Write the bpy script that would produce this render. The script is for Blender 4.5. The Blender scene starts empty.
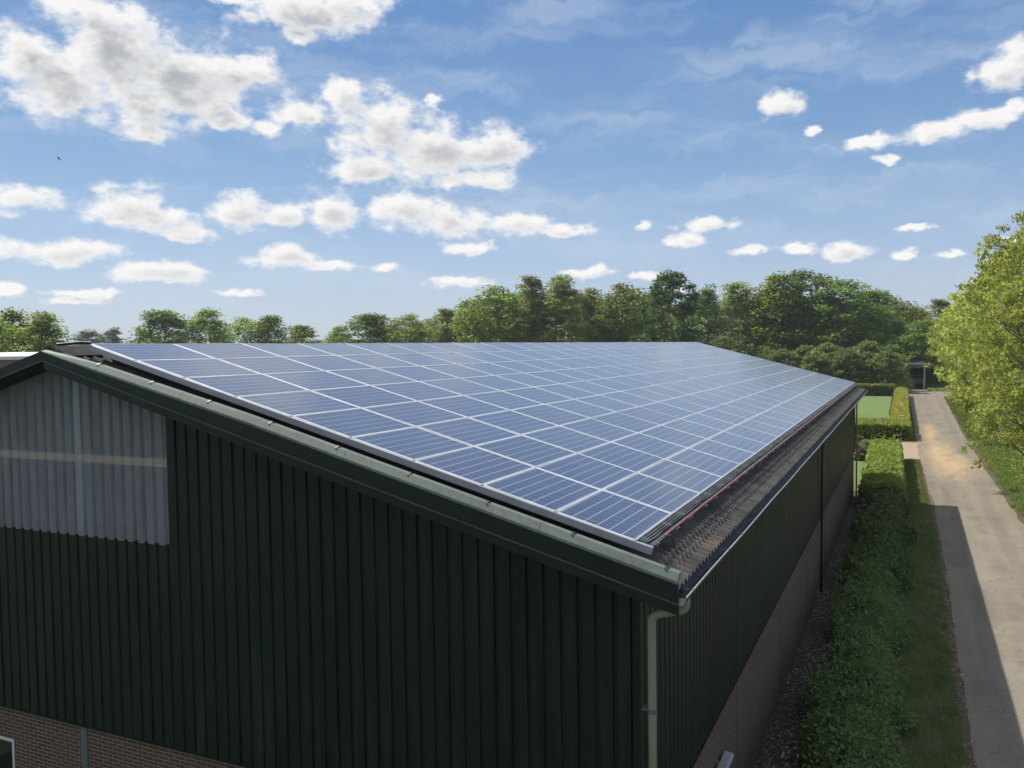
import bpy, math, random
import numpy as np
from mathutils import Vector, Matrix
R=math.radians
scene=bpy.context.scene
COL=scene.collection
SUN=Vector((-4.45,1.9,5.95)).normalized()
AL=R(15.07); TAN=math.tan(AL); H0=6.25         # roof pitch; height of the lowest panel corner above the ground

# ------------------------------------------------------------------ helpers
def tag(o,label=None,cat=None,group=None,kind=None):
    if label: o['label']=label
    if cat: o['category']=cat
    if group: o['group']=group
    if kind: o['kind']=kind
    return o
def empty(name,loc=(0,0,0),rot=(0,0,0)):
    o=bpy.data.objects.new(name,None); o.location=loc; o.rotation_euler=rot; o.empty_display_size=.2; COL.objects.link(o); return o
def link(o,parent=None):
    COL.objects.link(o)
    if parent is not None: o.parent=parent
    return o
def copy_tree(o,parent=None):
    c=o.copy(); COL.objects.link(c); c.parent=parent
    for ch in [x for x in o.children]: copy_tree(ch,c)
    return c
class MB:
    def __init__(s): s.v=[];s.f=[];s.m=[];s.uv=None
    def add(s,vs,fs,mi=0):
        n=len(s.v); s.v+= [tuple(p) for p in vs]; s.f+=[tuple(n+i for i in f) for f in fs]; s.m+=[mi]*len(fs); return s
    def box(s,x0,x1,y0,y1,z0,z1,mi=0,bev=0):
        vs=[(x,y,z) for z in (z0,z1) for y in (y0,y1) for x in (x0,x1)]
        return s.add(vs,[(0,2,3,1),(4,5,7,6),(0,1,5,4),(2,6,7,3),(0,4,6,2),(1,3,7,5)],mi)
    def prism(s,poly,axis,a,b,mi=0):   # poly of 2-tuples; extruded along axis ('x','y','z') from a to b
        def mk(p,t): return {'x':(t,p[0],p[1]),'y':(p[0],t,p[1]),'z':(p[0],p[1],t)}[axis]
        n=len(poly); vs=[mk(p,a) for p in poly]+[mk(p,b) for p in poly]
        fs=[tuple(range(n)),tuple(range(2*n-1,n-1,-1))]+[(i,i+n,(i+1)%n+n,(i+1)%n) for i in range(n)]
        return s.add(vs,fs,mi)
    def tube(s,pts,r,seg=8,mi=0,cap=True):
        pts=[Vector(p) for p in pts]; rs=r if isinstance(r,(list,tuple)) else [r]*len(pts)
        vs=[];fs=[]; prev=None
        for i,p in enumerate(pts):
            d=(pts[min(i+1,len(pts)-1)]-pts[max(i-1,0)]).normalized()
            if prev is None:
                a=Vector((0,0,1)) if abs(d.z)<.9 else Vector((1,0,0)); u=d.cross(a).normalized()
            else: u=(prev-d*prev.dot(d)).normalized()
            prev=u; w=d.cross(u)
            for k in range(seg):
                t=2*math.pi*k/seg; vs.append(p+(u*math.cos(t)+w*math.sin(t))*rs[i])
        for i in range(len(pts)-1):
            for k in range(seg):
                a=i*seg+k;b=i*seg+(k+1)%seg; fs.append((a,b,b+seg,a+seg))
        if cap: fs+= [tuple(range(seg-1,-1,-1)),tuple(range((len(pts)-1)*seg,len(pts)*seg))]
        return s.add(vs,fs,mi)
    def build(s,name,mats,parent=None,smooth=False,tf=None):
        me=bpy.data.meshes.new(name); me.from_pydata(s.v,[],s.f)
        for m in (mats if isinstance(mats,(list,tuple)) else [mats]): me.materials.append(m)
        if len(me.materials)>1: me.polygons.foreach_set('material_index',s.m)
        if smooth: me.polygons.foreach_set('use_smooth',[True]*len(s.f))
        me.update(); o=bpy.data.objects.new(name,me)
        if tf: o.location=tf
        return link(o,parent)

def bevel(o,w=.01,seg=2):
    m=o.modifiers.new('bevel','BEVEL'); m.width=w; m.segments=seg; m.limit_method='ANGLE'; return o

def quads(name,V,mats,parent=None,mi=None,smooth=False,extra=None):
    """V: (n,4,3) array of loose quads; extra=(verts,faces) solid geometry with material slot 1"""
    n=len(V); v=V.reshape(-1,3).astype(np.float32); nf=n
    loops=np.arange(4*n,dtype=np.int32); ls=np.arange(0,4*n,4,dtype=np.int32); mis=np.zeros(n,np.int32)
    if extra is not None:
        ev=np.array(extra[0],np.float32); ef=np.array(extra[1],np.int32)+len(v)
        v=np.concatenate([v,ev]); loops=np.concatenate([loops,ef.ravel()]); ls=np.arange(0,len(loops),4,dtype=np.int32)
        mis=np.concatenate([mis,np.ones(len(ef),np.int32)])
    me=bpy.data.meshes.new(name); me.vertices.add(len(v)); me.vertices.foreach_set('co',v.ravel())
    me.loops.add(len(loops)); me.loops.foreach_set('vertex_index',loops)
    me.polygons.add(len(ls)); me.polygons.foreach_set('loop_start',ls)
    for m in (mats if isinstance(mats,(list,tuple)) else [mats]): me.materials.append(m)
    if len(me.materials)>1: me.polygons.foreach_set('material_index',mis)
    me.update(calc_edges=True); me.validate()
    return link(bpy.data.objects.new(name,me),parent)

def leafquads(C,size,rng,asp=.55,up=.5,droop=0):
    n=len(C); N=rng.normal(size=(n,3)); N[:,2]=np.abs(N[:,2])*1.0+up; N/=np.linalg.norm(N,axis=1)[:,None]
    T=rng.normal(size=(n,3)); T[:,2]-=droop; T-=N*(T*N).sum(1)[:,None]; T/=np.linalg.norm(T,axis=1)[:,None]
    B=np.cross(N,T); s=(size*rng.uniform(.6,1.35,n))[:,None]; w=s*asp
    return np.stack([C-T*s,C+B*w-T*s*.1,C+T*s,C-B*w-T*s*.1],1)

# ------------------------------------------------------------------ materials
def mat(name):
    m=bpy.data.materials.new(name); m.use_nodes=True; nt=m.node_tree; nt.nodes.clear()
    out=nt.nodes.new('ShaderNodeOutputMaterial'); return m,nt,out
class G:
    """tiny node-graph helper"""
    def __init__(s,nt): s.nt=nt
    def n(s,t,**k):
        x=s.nt.nodes.new(t)
        for a,b in k.items(): setattr(x,a,b)
        return x
    def put(s,sock,v):
        if isinstance(v,bpy.types.NodeSocket): s.nt.links.new(v,sock)
        elif v is not None: sock.default_value=v
    def math(s,op,a,b=None,c=None,clamp=False):
        x=s.n('ShaderNodeMath',operation=op,use_clamp=clamp); s.put(x.inputs[0],a)
        if b is not None: s.put(x.inputs[1],b)
        if c is not None: s.put(x.inputs[2],c)
        return x.outputs[0]
    def vm(s,op,a,b=None,c=None):
        x=s.n('ShaderNodeVectorMath',operation=op); s.put(x.inputs[0],a)
        if b is not None: s.put(x.inputs[1],b)
        if c is not None: s.put(x.inputs[2],c)
        return x.outputs[1] if op in('LENGTH','DOT_PRODUCT','DISTANCE') else x.outputs[0]
    def noise(s,v,sc,det=4,rough=.55,dist=0,col=False):
        x=s.n('ShaderNodeTexNoise'); s.put(x.inputs['Vector'],v); x.inputs['Scale'].default_value=sc
        x.inputs['Detail'].default_value=det; x.inputs['Roughness'].default_value=rough; x.inputs['Distortion'].default_value=dist
        return x.outputs['Color' if col else 'Fac']
    def ramp(s,f,stops,interp='LINEAR'):
        x=s.n('ShaderNodeValToRGB'); s.put(x.inputs[0],f); r=x.color_ramp; r.interpolation=interp
        while len(r.elements)<len(stops): r.elements.new(.5)
        for e,(p,c) in zip(r.elements,stops): e.position=p; e.color=(c,c,c,1) if not hasattr(c,'__len__') else tuple(c)+(1,)*(4-len(c))
        return x.outputs[0]
    def mr(s,v,a,b,c=0,d=1,smooth=False):
        x=s.n('ShaderNodeMapRange'); x.interpolation_type='SMOOTHSTEP' if smooth else 'LINEAR'
        s.put(x.inputs[0],v)
        for i,t in enumerate((a,b,c,d)): s.put(x.inputs[i+1],t)
        return x.outputs[0]
    def mix(s,f,a,b,blend='MIX'):
        x=s.n('ShaderNodeMix',data_type='RGBA',blend_type=blend); x.clamp_factor=True
        s.put(x.inputs[0],f); s.put(x.inputs[6],c4(a)); s.put(x.inputs[7],c4(b)); return x.outputs[2]
    def xyz(s,v):
        x=s.n('ShaderNodeSeparateXYZ'); s.put(x.inputs[0],v); return x.outputs
    def comb(s,x_,y_,z_):
        x=s.n('ShaderNodeCombineXYZ'); s.put(x.inputs[0],x_); s.put(x.inputs[1],y_); s.put(x.inputs[2],z_); return x.outputs[0]
    def bump(s,h,strength=.5,dist=.02):
        x=s.n('ShaderNodeBump'); x.inputs['Strength'].default_value=strength; x.inputs['Distance'].default_value=dist; s.put(x.inputs['Height'],h); return x.outputs[0]
    def pr(s,col,rough=.6,metal=0,spec=.5,bump=None,**k):
        x=s.n('ShaderNodeBsdfPrincipled'); s.put(x.inputs['Base Color'],c4(col)); s.put(x.inputs['Roughness'],rough); s.put(x.inputs['Metallic'],metal)
        x.inputs['Specular IOR Level'].default_value=spec
        if bump is not None: s.put(x.inputs['Normal'],bump)
        for a,b in k.items(): s.put(x.inputs[a],b)
        return x.outputs[0]
    def pos(s): return s.n('ShaderNodeNewGeometry').outputs['Position']
    def obj(s): return s.n('ShaderNodeTexCoord').outputs['Object']
    def rnd(s): return s.n('ShaderNodeObjectInfo').outputs['Random']
def c4(c):
    return tuple(c)+(1,) if isinstance(c,(tuple,list)) and len(c)==3 else c

def simple(name,col,rough=.6,metal=0,var=.25,sc=6,spec=.5,bump=0,streak=0):
    m,nt,out=mat(name); g=G(nt); p=g.pos()
    n=g.noise(p,sc,5); n2=g.noise(p,sc*7,3)
    f=g.math('ADD',g.math('MULTIPLY',n,.7),g.math('MULTIPLY',n2,.3))
    if streak:
        st=g.noise(g.vm('MULTIPLY',p,(9,9,.5)),1.5,4); f=g.math('ADD',g.math('MULTIPLY',f,.6),g.math('MULTIPLY',st,.4))
    k=g.mr(f,.3,.7,1-var,1+var)
    cc=g.vm('SCALE',c4(col)[:3]); cc.node.inputs[0].default_value=col; nt.links.new(k,cc.node.inputs[3])
    b=g.bump(n2,bump,.01) if bump else None
    nt.links.new(g.pr(cc,g.mr(n,.3,.7,max(.03,rough-.08),min(1,rough+.1)),metal,spec,b),out.inputs[0]); return m

def leafmat(name,dark,light,trans=.4,seed=0,nscale=.35,rough=.5):
    m,nt,out=mat(name); g=G(nt); ob=g.obj()
    a=g.noise(ob,nscale,3); b=g.noise(ob,nscale*14,2); r=g.rnd()
    f=g.math('ADD',g.math('ADD',g.math('MULTIPLY',a,.75),g.math('MULTIPLY',b,.6)),g.math('MULTIPLY',g.math('SUBTRACT',r,.5),.3))
    col=g.mix(g.mr(f,.4,.95),dark,light)
    # a little hue drift from one plant to the next
    hs=g.n('ShaderNodeHueSaturation'); g.put(hs.inputs['Color'],col); g.put(hs.inputs['Hue'],g.mr(r,0,1,.485,.51)); g.put(hs.inputs['Value'],g.mr(r,0,1,.85,1.15)); col=hs.outputs[0]
    d=g.pr(col,rough,0,.35)
    t=g.n('ShaderNodeBsdfTranslucent'); hs2=g.n('ShaderNodeHueSaturation'); g.put(hs2.inputs['Color'],col); hs2.inputs['Hue'].default_value=.485; hs2.inputs['Saturation'].default_value=1.1; hs2.inputs['Value'].default_value=1.5
    g.put(t.inputs[0],hs2.outputs[0])
    ms=g.n('ShaderNodeMixShader'); ms.inputs[0].default_value=trans; g.put(ms.inputs[1],d); g.put(ms.inputs[2],t.outputs[0])
    nt.links.new(ms.outputs[0],out.inputs[0]); return m

M={}
def m_clad():
    m,nt,out=mat('green_coated_steel'); g=G(nt); p=g.pos(); x=g.xyz(p)
    wn=g.n('ShaderNodeTexWhiteNoise'); g.put(wn.inputs['Vector'],g.comb(g.math('FLOOR',g.math('DIVIDE',g.math('ADD',x[0],.03),.88)),g.math('FLOOR',g.math('DIVIDE',x[1],.88)),1.5))
    st=g.noise(g.vm('MULTIPLY',p,(7,7,.35)),1.6,5,.6); bl=g.noise(p,.7,4); f=g.noise(p,24,4,.7)
    k=g.math('ADD',g.mr(wn.outputs['Value'],0,1,.82,1.12),g.math('ADD',g.mr(st,.3,.7,-.3,.3),g.mr(bl,.3,.7,-.15,.15)))
    cc=g.vm('SCALE',(.0080,.0150,.0108)); g.nt.links.new(k,cc.node.inputs[3])
    # grey-green grime running down, heavier towards the foot of the sheets
    gr=g.math('MULTIPLY',g.mr(st,.52,.72),g.mr(x[2],5.5,2.4,.15,.6)); col=g.mix(gr,cc,(.030,.032,.026))
    sp=g.math('GREATER_THAN',g.noise(p,13,2),.79); col=g.mix(g.math('MULTIPLY',sp,.5),col,(.16,.17,.16))
    nt.links.new(g.pr(col,g.mr(st,.3,.7,.38,.58),0,.3,g.bump(f,.12,.004)),out.inputs[0]); return m
M['green']=m_clad()
M['fascia']=simple('dark_green_fascia_paint',(.0085,.0155,.013),.5,0,.35,2,.35,streak=1)
M['trim']=simple('grey_green_flashing',(.14,.168,.142),.6,0,.35,2.2,.3,streak=1)
M['alu']=simple('mill_aluminium',(.42,.43,.44),.5,.35,.08,4)
M['frame']=simple('anodised_panel_frame',(.72,.73,.74),.42,.35,.05,4)
M['gutterpaint']=simple('dark_gutter_paint',(.035,.038,.042),.5,0,.3,3,streak=1)
M['bead']=simple('pale_fascia_bead',(.075,.10,.095),.5,0,.2,3)
M['zinc']=simple('weathered_zinc',(.42,.43,.42),.5,.5,.2,3,streak=1)
M['pipe']=simple('beige_plastic_pipe',(.25,.255,.19),.5,0,.15,2,streak=1)
M['black']=simple('black_rubber',(.012,.012,.014),.5,0,.2)
M['red']=simple('red_cable_sheath',(.35,.05,.06),.5,0,.2)
M['white']=simple('white_window_frame',(.62,.62,.58),.5,0,.1,5)
M['whiteroof']=simple('white_roof_edge',(.72,.70,.67),.5,0,.12,.6)
M['redbrown']=simple('red_brown_boards',(.20,.13,.105),.7,0,.2,1)
M['wood']=simple('raw_timber',(.85,.56,.34),.7,0,.15,3)
M['galv']=simple('galvanised_column',(.13,.16,.155),.5,.3,.15,3)
M['interior']=simple('dark_interior',(.06,.06,.065),.9,0,.2,.5)
M['bark']=simple('grey_brown_bark',(.13,.105,.08),.9,0,.35,3,bump=.6)
M['shedwall']=simple('grey_shed_boards',(.10,.10,.095),.8,0,.25,1)
M['shedmetal']=simple('pale_shed_metal',(.34,.35,.34),.6,0,.2,1)
M['fence']=simple('dark_fence_stain',(.03,.028,.025),.8,0,.3,2)
M['bird']=simple('dark_plumage',(.03,.035,.045),.7,0,.2,9)
M['core']=simple('hedge_twigs',(.02,.022,.012),.95,0,.4,5)
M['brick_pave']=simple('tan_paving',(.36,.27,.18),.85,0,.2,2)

def m_brick():
    m,nt,out=mat('red_brown_brick'); g=G(nt); p=g.pos(); x=g.xyz(p)
    nrm=g.n('ShaderNodeNewGeometry').outputs['Normal']; nx=g.math('ABSOLUTE',g.xyz(nrm)[0])
    u=g.math('ADD',g.math('MULTIPLY',x[0],g.math('SUBTRACT',1,nx)),g.math('MULTIPLY',x[1],nx))
    v=g.comb(u,x[2],0)
    b=g.n('ShaderNodeTexBrick'); g.put(b.inputs['Vector'],v); b.inputs['Scale'].default_value=1; b.inputs['Brick Width'].default_value=.22; b.inputs['Row Height'].default_value=.0625
    b.inputs['Mortar Size'].default_value=.0085; b.inputs['Mortar Smooth'].default_value=.15; b.inputs['Bias'].default_value=-.1
    b.inputs['Color1'].default_value=(.135,.064,.042,1); b.inputs['Color2'].default_value=(.078,.046,.030,1); b.inputs['Mortar'].default_value=(.30,.245,.185,1)
    n=g.noise(p,1.3,4); n2=g.noise(p,40,3)
    col=g.mix(g.mr(n,.35,.7,0,.35),b.outputs[0],(.11,.085,.06)); col=g.mix(g.mr(n2,.35,.7,.0,.35),col,(.03,.025,.022))
    h=g.math('ADD',g.math('MULTIPLY',b.outputs['Fac'],-1),g.math('MULTIPLY',n2,.3))
    nt.links.new(g.pr(col,.85,0,.3,g.bump(h,.6,.008)),out.inputs[0]); return m
M['brick']=m_brick()

def m_glass():
    # polycrystalline cells behind glass; object space: x down the slope, y along the eave
    m,nt,out=mat('polycrystalline_cells'); g=G(nt); ob=g.obj(); x=g.xyz(ob); r=g.rnd()
    def line(c,per,w,off):   # 1 on the pale gap between cells
        t=g.math('FRACT',g.math('DIVIDE',g.math('ADD',c,off),per)); d=g.math('ABSOLUTE',g.math('SUBTRACT',t,.5))
        return g.math('GREATER_THAN',d,.5-w/per/2)
    l1=line(x[0],.1575,.0075,.4725); l2=line(x[1],.1575,.0050,.7875)
    bus=line(x[0],.0525,.0014,.4725+.02625)
    cell=g.comb(g.math('FLOOR',g.math('DIVIDE',g.math('ADD',x[0],.4725),.1575)),g.math('FLOOR',g.math('DIVIDE',g.math('ADD',x[1],.7875),.1575)),g.math('MULTIPLY',r,57))
    wn=g.n('ShaderNodeTexWhiteNoise'); g.put(wn.inputs['Vector'],cell)
    vo=g.n('ShaderNodeTexVoronoi'); g.put(vo.inputs['Vector'],ob); vo.inputs['Scale'].default_value=55
    k=g.math('ADD',g.math('MULTIPLY',wn.outputs['Value'],.45),g.math('ADD',g.math('MULTIPLY',g.xyz(vo.outputs['Color'])[0],.25),g.math('MULTIPLY',r,.3)))
    col=g.mix(k,(.007,.014,.052),(.018,.030,.098))
    col=g.mix(g.math('MULTIPLY',g.math('GREATER_THAN',r,.86),.35),col,(.035,.03,.065))
    dirt=g.noise(g.pos(),.9,5,.6); col=g.mix(g.mr(dirt,.45,.8,0,.06),col,(.30,.28,.25))
    # dust settles along the lower lip of each module
    lip=g.mr(x[0],.40,.475,0,.16); col=g.mix(g.math('MULTIPLY',lip,g.mr(g.noise(g.pos(),7,3),.35,.65)),col,(.32,.30,.27))
    col=g.mix(g.math('MULTIPLY',bus,.35),col,(.35,.38,.42))
    col=g.mix(l2,col,(.30,.33,.40)); col=g.mix(l1,col,(.52,.55,.60))
    spots=g.math('GREATER_THAN',g.noise(g.pos(),16,1),.80); col=g.mix(g.math('MULTIPLY',spots,.5),col,(.6,.6,.58))
    nt.links.new(g.pr(col,.30,0,.15,None,**{'Coat Weight':1.0,'Coat Roughness':.15,'Coat IOR':1.36,'Sheen Weight':.30,'Sheen Roughness':.3}),out.inputs[0]); return m
M['cells']=m_glass()

def m_roofsheet():
    m,nt,out=mat('weathered_fibre_cement'); g=G(nt); p=g.pos()
    a=g.noise(p,2.2,6,.65); b=g.noise(p,28,4,.6); c=g.noise(p,1.1,3)
    col=g.mix(g.mr(a,.35,.65),(.062,.058,.055),(.145,.137,.128)); col=g.mix(g.mr(b,.4,.7,0,.6),col,(.06,.052,.045))
    x=g.xyz(p); near=g.vm('LENGTH',g.vm('MULTIPLY',g.vm('SUBTRACT',p,(.52,1.65,0)),(4,1.6,0)))
    col=g.mix(g.math('MULTIPLY',g.mr(near,.9,.2,0,.6),g.mr(b,.45,.6)),col,(.28,.22,.08))
    col=g.mix(g.math('MULTIPLY',g.mr(g.noise(p,9,3),.62,.7),g.mr(c,.5,.7)),col,(.24,.22,.10))
    nt.links.new(g.pr(col,.9,0,.25,g.bump(b,.5,.01)),out.inputs[0]); return m
M['sheet']=m_roofsheet()

def m_translucent():
    m,nt,out=mat('clouded_rooflight_sheet'); g=G(nt); p=g.pos()
    a=g.noise(g.vm('MULTIPLY',p,(4,4,.6)),1.6,5); b=g.noise(p,11,3)
    col=g.mix(g.mr(a,.3,.7),(.46,.45,.50),(.66,.65,.71))
    d=g.pr(col,.4,0,.5); t=g.n('ShaderNodeBsdfTransparent'); t.inputs[0].default_value=(.75,.78,.8,1)
    tl=g.n('ShaderNodeBsdfTranslucent'); tl.inputs[0].default_value=(.5,.55,.58,1)
    m1=g.n('ShaderNodeMixShader'); m1.inputs[0].default_value=.35; g.put(m1.inputs[1],d); g.put(m1.inputs[2],tl.outputs[0])
    m2=g.n('ShaderNodeMixShader'); g.put(m2.inputs[0],g.mr(b,.3,.7,.46,.54)); g.put(m2.inputs[1],m1.outputs[0]); g.put(m2.inputs[2],t.outputs[0])
    nt.links.new(m2.outputs[0],out.inputs[0]); return m
M['clear']=m_translucent()

def m_pane():
    m,nt,out=mat('window_glass'); g=G(nt)
    nt.links.new(g.pr((.012,.015,.016),.05,0,.6),out.inputs[0]); return m
M['pane']=m_pane()

def m_ground():
    m,nt,out=mat('meadow_grass_ground'); g=G(nt); p=g.pos()
    a=g.noise(p,.05,4); b=g.noise(p,1.3,5,.6); c=g.noise(p,30,3)
    col=g.mix(g.mr(a,.35,.65),(.06,.095,.025),(.09,.13,.035)); col=g.mix(g.mr(b,.4,.7,0,.6),col,(.085,.10,.035)); col=g.mix(g.mr(c,.4,.65,0,.5),col,(.025,.045,.01))
    nt.links.new(g.pr(col,.9,0,.2,g.bump(c,.8,.03)),out.inputs[0]); return m
M['ground']=m_ground()
def m_lawn():
    m,nt,out=mat('mown_lawn'); g=G(nt); p=g.pos()
    a=g.noise(g.vm('MULTIPLY',p,(.25,1.4,1)),.5,4); c=g.noise(p,9,4)
    col=g.mix(g.mr(a,.35,.65),(.13,.19,.055),(.17,.24,.085)); col=g.mix(g.mr(c,.4,.65,0,.4),col,(.105,.155,.045))
    nt.links.new(g.pr(col,.9,0,.2,g.bump(c,.6,.04)),out.inputs[0]); return m
M['lawn']=m_lawn()
def m_road():
    m,nt,out=mat('worn_asphalt_with_sand'); g=G(nt); p=g.pos(); x=g.xyz(p)
    a=g.noise(p,.35,5,.6); b=g.noise(p,60,3,.7); c=g.noise(g.vm('MULTIPLY',p,(1.6,.12,1)),1,4); vo=g.n('ShaderNodeTexVoronoi'); g.put(vo.inputs['Vector'],p); vo.inputs['Scale'].default_value=90
    col=g.mix(g.mr(c,.35,.65),(.19,.165,.128),(.275,.238,.178)); col=g.mix(g.mr(a,.42,.62,0,.65),col,(.33,.28,.21))
    # two faint wheel tracks and a dustier crown between them
    w=g.math('ABSOLUTE',g.math('SUBTRACT',g.math('ABSOLUTE',g.math('SUBTRACT',x[0],5.6)),.85)); col=g.mix(g.math('MULTIPLY',g.mr(w,.45,.1,0,.4,True),g.mr(a,.3,.6)),col,(.16,.145,.12))
    stn=g.noise(p,2.6,5,.65); col=g.mix(g.mr(stn,.56,.72,0,.45),col,(.12,.105,.085)); col=g.mix(g.mr(stn,.42,.30,0,.35),col,(.36,.31,.24))
    crackn=g.n('ShaderNodeTexVoronoi'); crackn.feature='DISTANCE_TO_EDGE'; g.put(crackn.inputs['Vector'],g.vm('ADD',p,g.vm('SCALE',g.noise(p,1.7,3,col=True),None))); crackn.inputs['Vector'].links[0].from_node.inputs[1].links[0].from_node.inputs[3].default_value=.8
    crackn.inputs['Scale'].default_value=.35
    crack=g.math('MULTIPLY',g.mr(crackn.outputs['Distance'],.010,.0),g.mr(a,.44,.56)); col=g.mix(g.math('MULTIPLY',crack,.6),col,(.05,.046,.04))
    # sand spilled across the lane by the paved entrance
    def blob(cx,cy,rx,ry):
        q=g.vm('MULTIPLY',g.vm('SUBTRACT',p,(cx,cy,0)),(1/rx,1/ry,0)); return g.math('SUBTRACT',1,g.vm('LENGTH',q))
    s=g.math('MAXIMUM',blob(4.6,62,1.8,16),g.math('MAXIMUM',blob(5.4,56,2.0,10),blob(4.3,78,1.0,16)))
    sn=g.math('ADD',s,g.math('MULTIPLY',g.math('SUBTRACT',g.noise(g.vm('MULTIPLY',p,(1.4,.35,1)),1.2,6,.65),.5),1.5))
    col=g.mix(g.mr(sn,-.05,1.0,0,.92,True),col,(.56,.39,.225))
    # tan silt thrown up along both margins
    ed=g.math('ABSOLUTE',g.math('SUBTRACT',x[0],5.75)); col=g.mix(g.math('MULTIPLY',g.mr(ed,1.15,1.9),g.mr(a,.3,.6,.15,.75)),col,(.24,.19,.135))
    col=g.mix(g.mr(b,.35,.65,0,.35),col,(.06,.055,.05)); col=g.mix(g.math('MULTIPLY',g.math('GREATER_THAN',g.xyz(vo.outputs['Color'])[0],.9),.35),col,(.42,.38,.33))
    nt.links.new(g.pr(col,.9,0,.25,g.bump(b,.5,.006)),out.inputs[0]); return m
M['road']=m_road()
M['dirt']=simple('trodden_soil',(.115,.085,.055),.95,0,.35,2.5,.2,bump=.8)
def m_gravel():
    m,nt,out=mat('gravel_and_leaf_litter'); g=G(nt); p=g.pos()
    vo=g.n('ShaderNodeTexVoronoi'); g.put(vo.inputs['Vector'],p); vo.inputs['Scale'].default_value=18
    k=g.xyz(vo.outputs['Color'])[0]; col=g.mix(k,(.03,.025,.02),(.13,.108,.09)); col=g.mix(g.mr(g.noise(p,2,4),.4,.7,0,.6),col,(.045,.04,.028))
    nt.links.new(g.pr(col,.9,0,.25,g.bump(vo.outputs['Distance'],.9,.03)),out.inputs[0]); return m
M['gravel']=m_gravel()

L={}
L['mid']=leafmat('leaf_mid_green',(0.105,0.155,0.032),(0.225,0.305,0.07),0.56)
L['dark']=leafmat('leaf_dark_green',(0.075,0.125,0.03),(0.17,0.25,0.06),0.54)
L['dense']=leafmat('leaf_lime_tree',(0.045,0.095,0.02),(0.105,0.185,0.042),0.48)
L['pale']=leafmat('leaf_pale_poplar',(0.14,0.18,0.06),(0.25,0.3,0.1),0.52)
L['wispy']=leafmat('leaf_bud_grey_green',(0.11,0.15,0.07),(0.19,0.25,0.11),0.5)
L['yellow']=leafmat('leaf_fresh_yellow_green',(0.2,0.26,0.055),(0.38,0.43,0.12),0.55,nscale=.5)
L['shrub']=leafmat('leaf_willow_shrub',(0.115,0.165,0.045),(0.235,0.29,0.09),0.47)
L['hedge']=leafmat('leaf_beech_hedge',(0.12,0.17,0.035),(0.27,0.33,0.07),0.42,nscale=1.2)
L['hedgey']=leafmat('leaf_privet_hedge',(0.22,0.22,0.04),(0.36,0.35,0.08),0.4,nscale=1.2)
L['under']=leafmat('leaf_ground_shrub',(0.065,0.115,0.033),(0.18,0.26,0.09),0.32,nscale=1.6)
L['rose']=leafmat('leaf_rose_bush',(0.1,0.15,0.055),(0.27,0.24,0.15),0.35,nscale=2.2)
L['grass']=leafmat('grass_blades',(0.105,0.145,0.045),(0.2,0.25,0.09),0.4,nscale=1.0,rough=.6)
L['verge']=leafmat('verge_grass_blades',(0.12,0.18,0.045),(0.24,0.31,0.09),0.42,nscale=1.0,rough=.6)
L['litter']=simple('dry_leaves',(.36,.29,.24),.8,0,.6,20)

# ------------------------------------------------------------------ setting: ground, road, lawn
def sheet(name,pts,z,m,sub=None,kind='structure'):
    mb=MB(); mb.add([(x,y,z) for x,y in pts],[tuple(range(len(pts)))]); return tag(mb.build(name,m),kind=kind)
def ribbon(name,left,right,z,m,step=.5,jit=0,seed=1,crown=0):
    rg=random.Random(seed)
    def itp(P,y):
        for (a,b),(c,d) in zip(P,P[1:]):
            if y<=d: return a+(c-a)*(y-b)/(d-b)
        return P[-1][0]
    y0=left[0][1]; y1=left[-1][1]; n=int((y1-y0)/step); vs=[];fs=[]; jl=jr=0
    for i in range(n+1):
        y=y0+(y1-y0)*i/n; jl=jl*.75+rg.uniform(-jit,jit); jr=jr*.75+rg.uniform(-jit,jit)
        xl=itp(left,y)+jl; xr=itp(right,y)+jr
        vs+=[(xl,y,z),((xl+xr)/2,y,z+crown),(xr,y,z)]
    for i in range(n):
        a=3*i; fs+=[(a,a+1,a+4,a+3),(a+1,a+2,a+5,a+4)]
    mb=MB(); mb.add(vs,fs); return tag(mb.build(name,m,smooth=True),kind='structure')
sheet('ground',[(-3500,-400),(3500,-400),(3500,6000),(-3500,6000)],0,M['ground'])
LEFT=[(3.95,-25),(4.02,10),(4.02,22),(3.95,40),(3.72,46),(3.45,58),(3.35,70),(3.0,92),(2.5,137),(2.3,156)]
RIGHT=[(7.6,-25),(7.55,20),(7.5,36),(7.3,50),(7.12,80),(7.25,120),(7.4,134),(10.5,140.5),(10.5,156)]
ribbon('road_shoulder',[(a-.22,b) for a,b in LEFT],[(a+.28,b) for a,b in RIGHT],.004,M['dirt'],.35,.07,3)
ribbon('road',LEFT,RIGHT,.008,M['road'],.35,.035,4,.03)
sheet('side_road',[(7.4,141),(60,146),(60,151),(7.2,149)],.012,M['road'])
ribbon('gravel_strip',[(-.02,-2),(-.02,42.3)],[(1.25,-2),(1.3,42.3)],.006,M['gravel'],.4,.08,5)
def m_soilgrass():
    m,nt,out=mat('thin_turf_over_soil'); g=G(nt); p=g.pos(); a=g.noise(p,1.1,5,.65); c=g.noise(p,22,3)
    col=g.mix(g.mr(a,.44,.62),(.10,.125,.05),(.13,.105,.06)); col=g.mix(g.mr(c,.4,.65,0,.6),col,(.05,.05,.03))
    nt.links.new(g.pr(col,.9,0,.2,g.bump(c,.8,.03)),out.inputs[0]); return m
ribbon('verge_strip',[(1.2,-10),(1.2,58)],[(4.05,-10),(4.05,40),(3.6,58)],.002,m_soilgrass(),.5,.0,7)
sheet('lawn',[(-46,77),(1.0,76),(.35,135),(-46,137)],.006,M['lawn'])
sheet('driveway',[(-6,58.6),(3.5,58.2),(3.42,69.5),(-6,69.8)],.006,M['brick_pave'])
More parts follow.
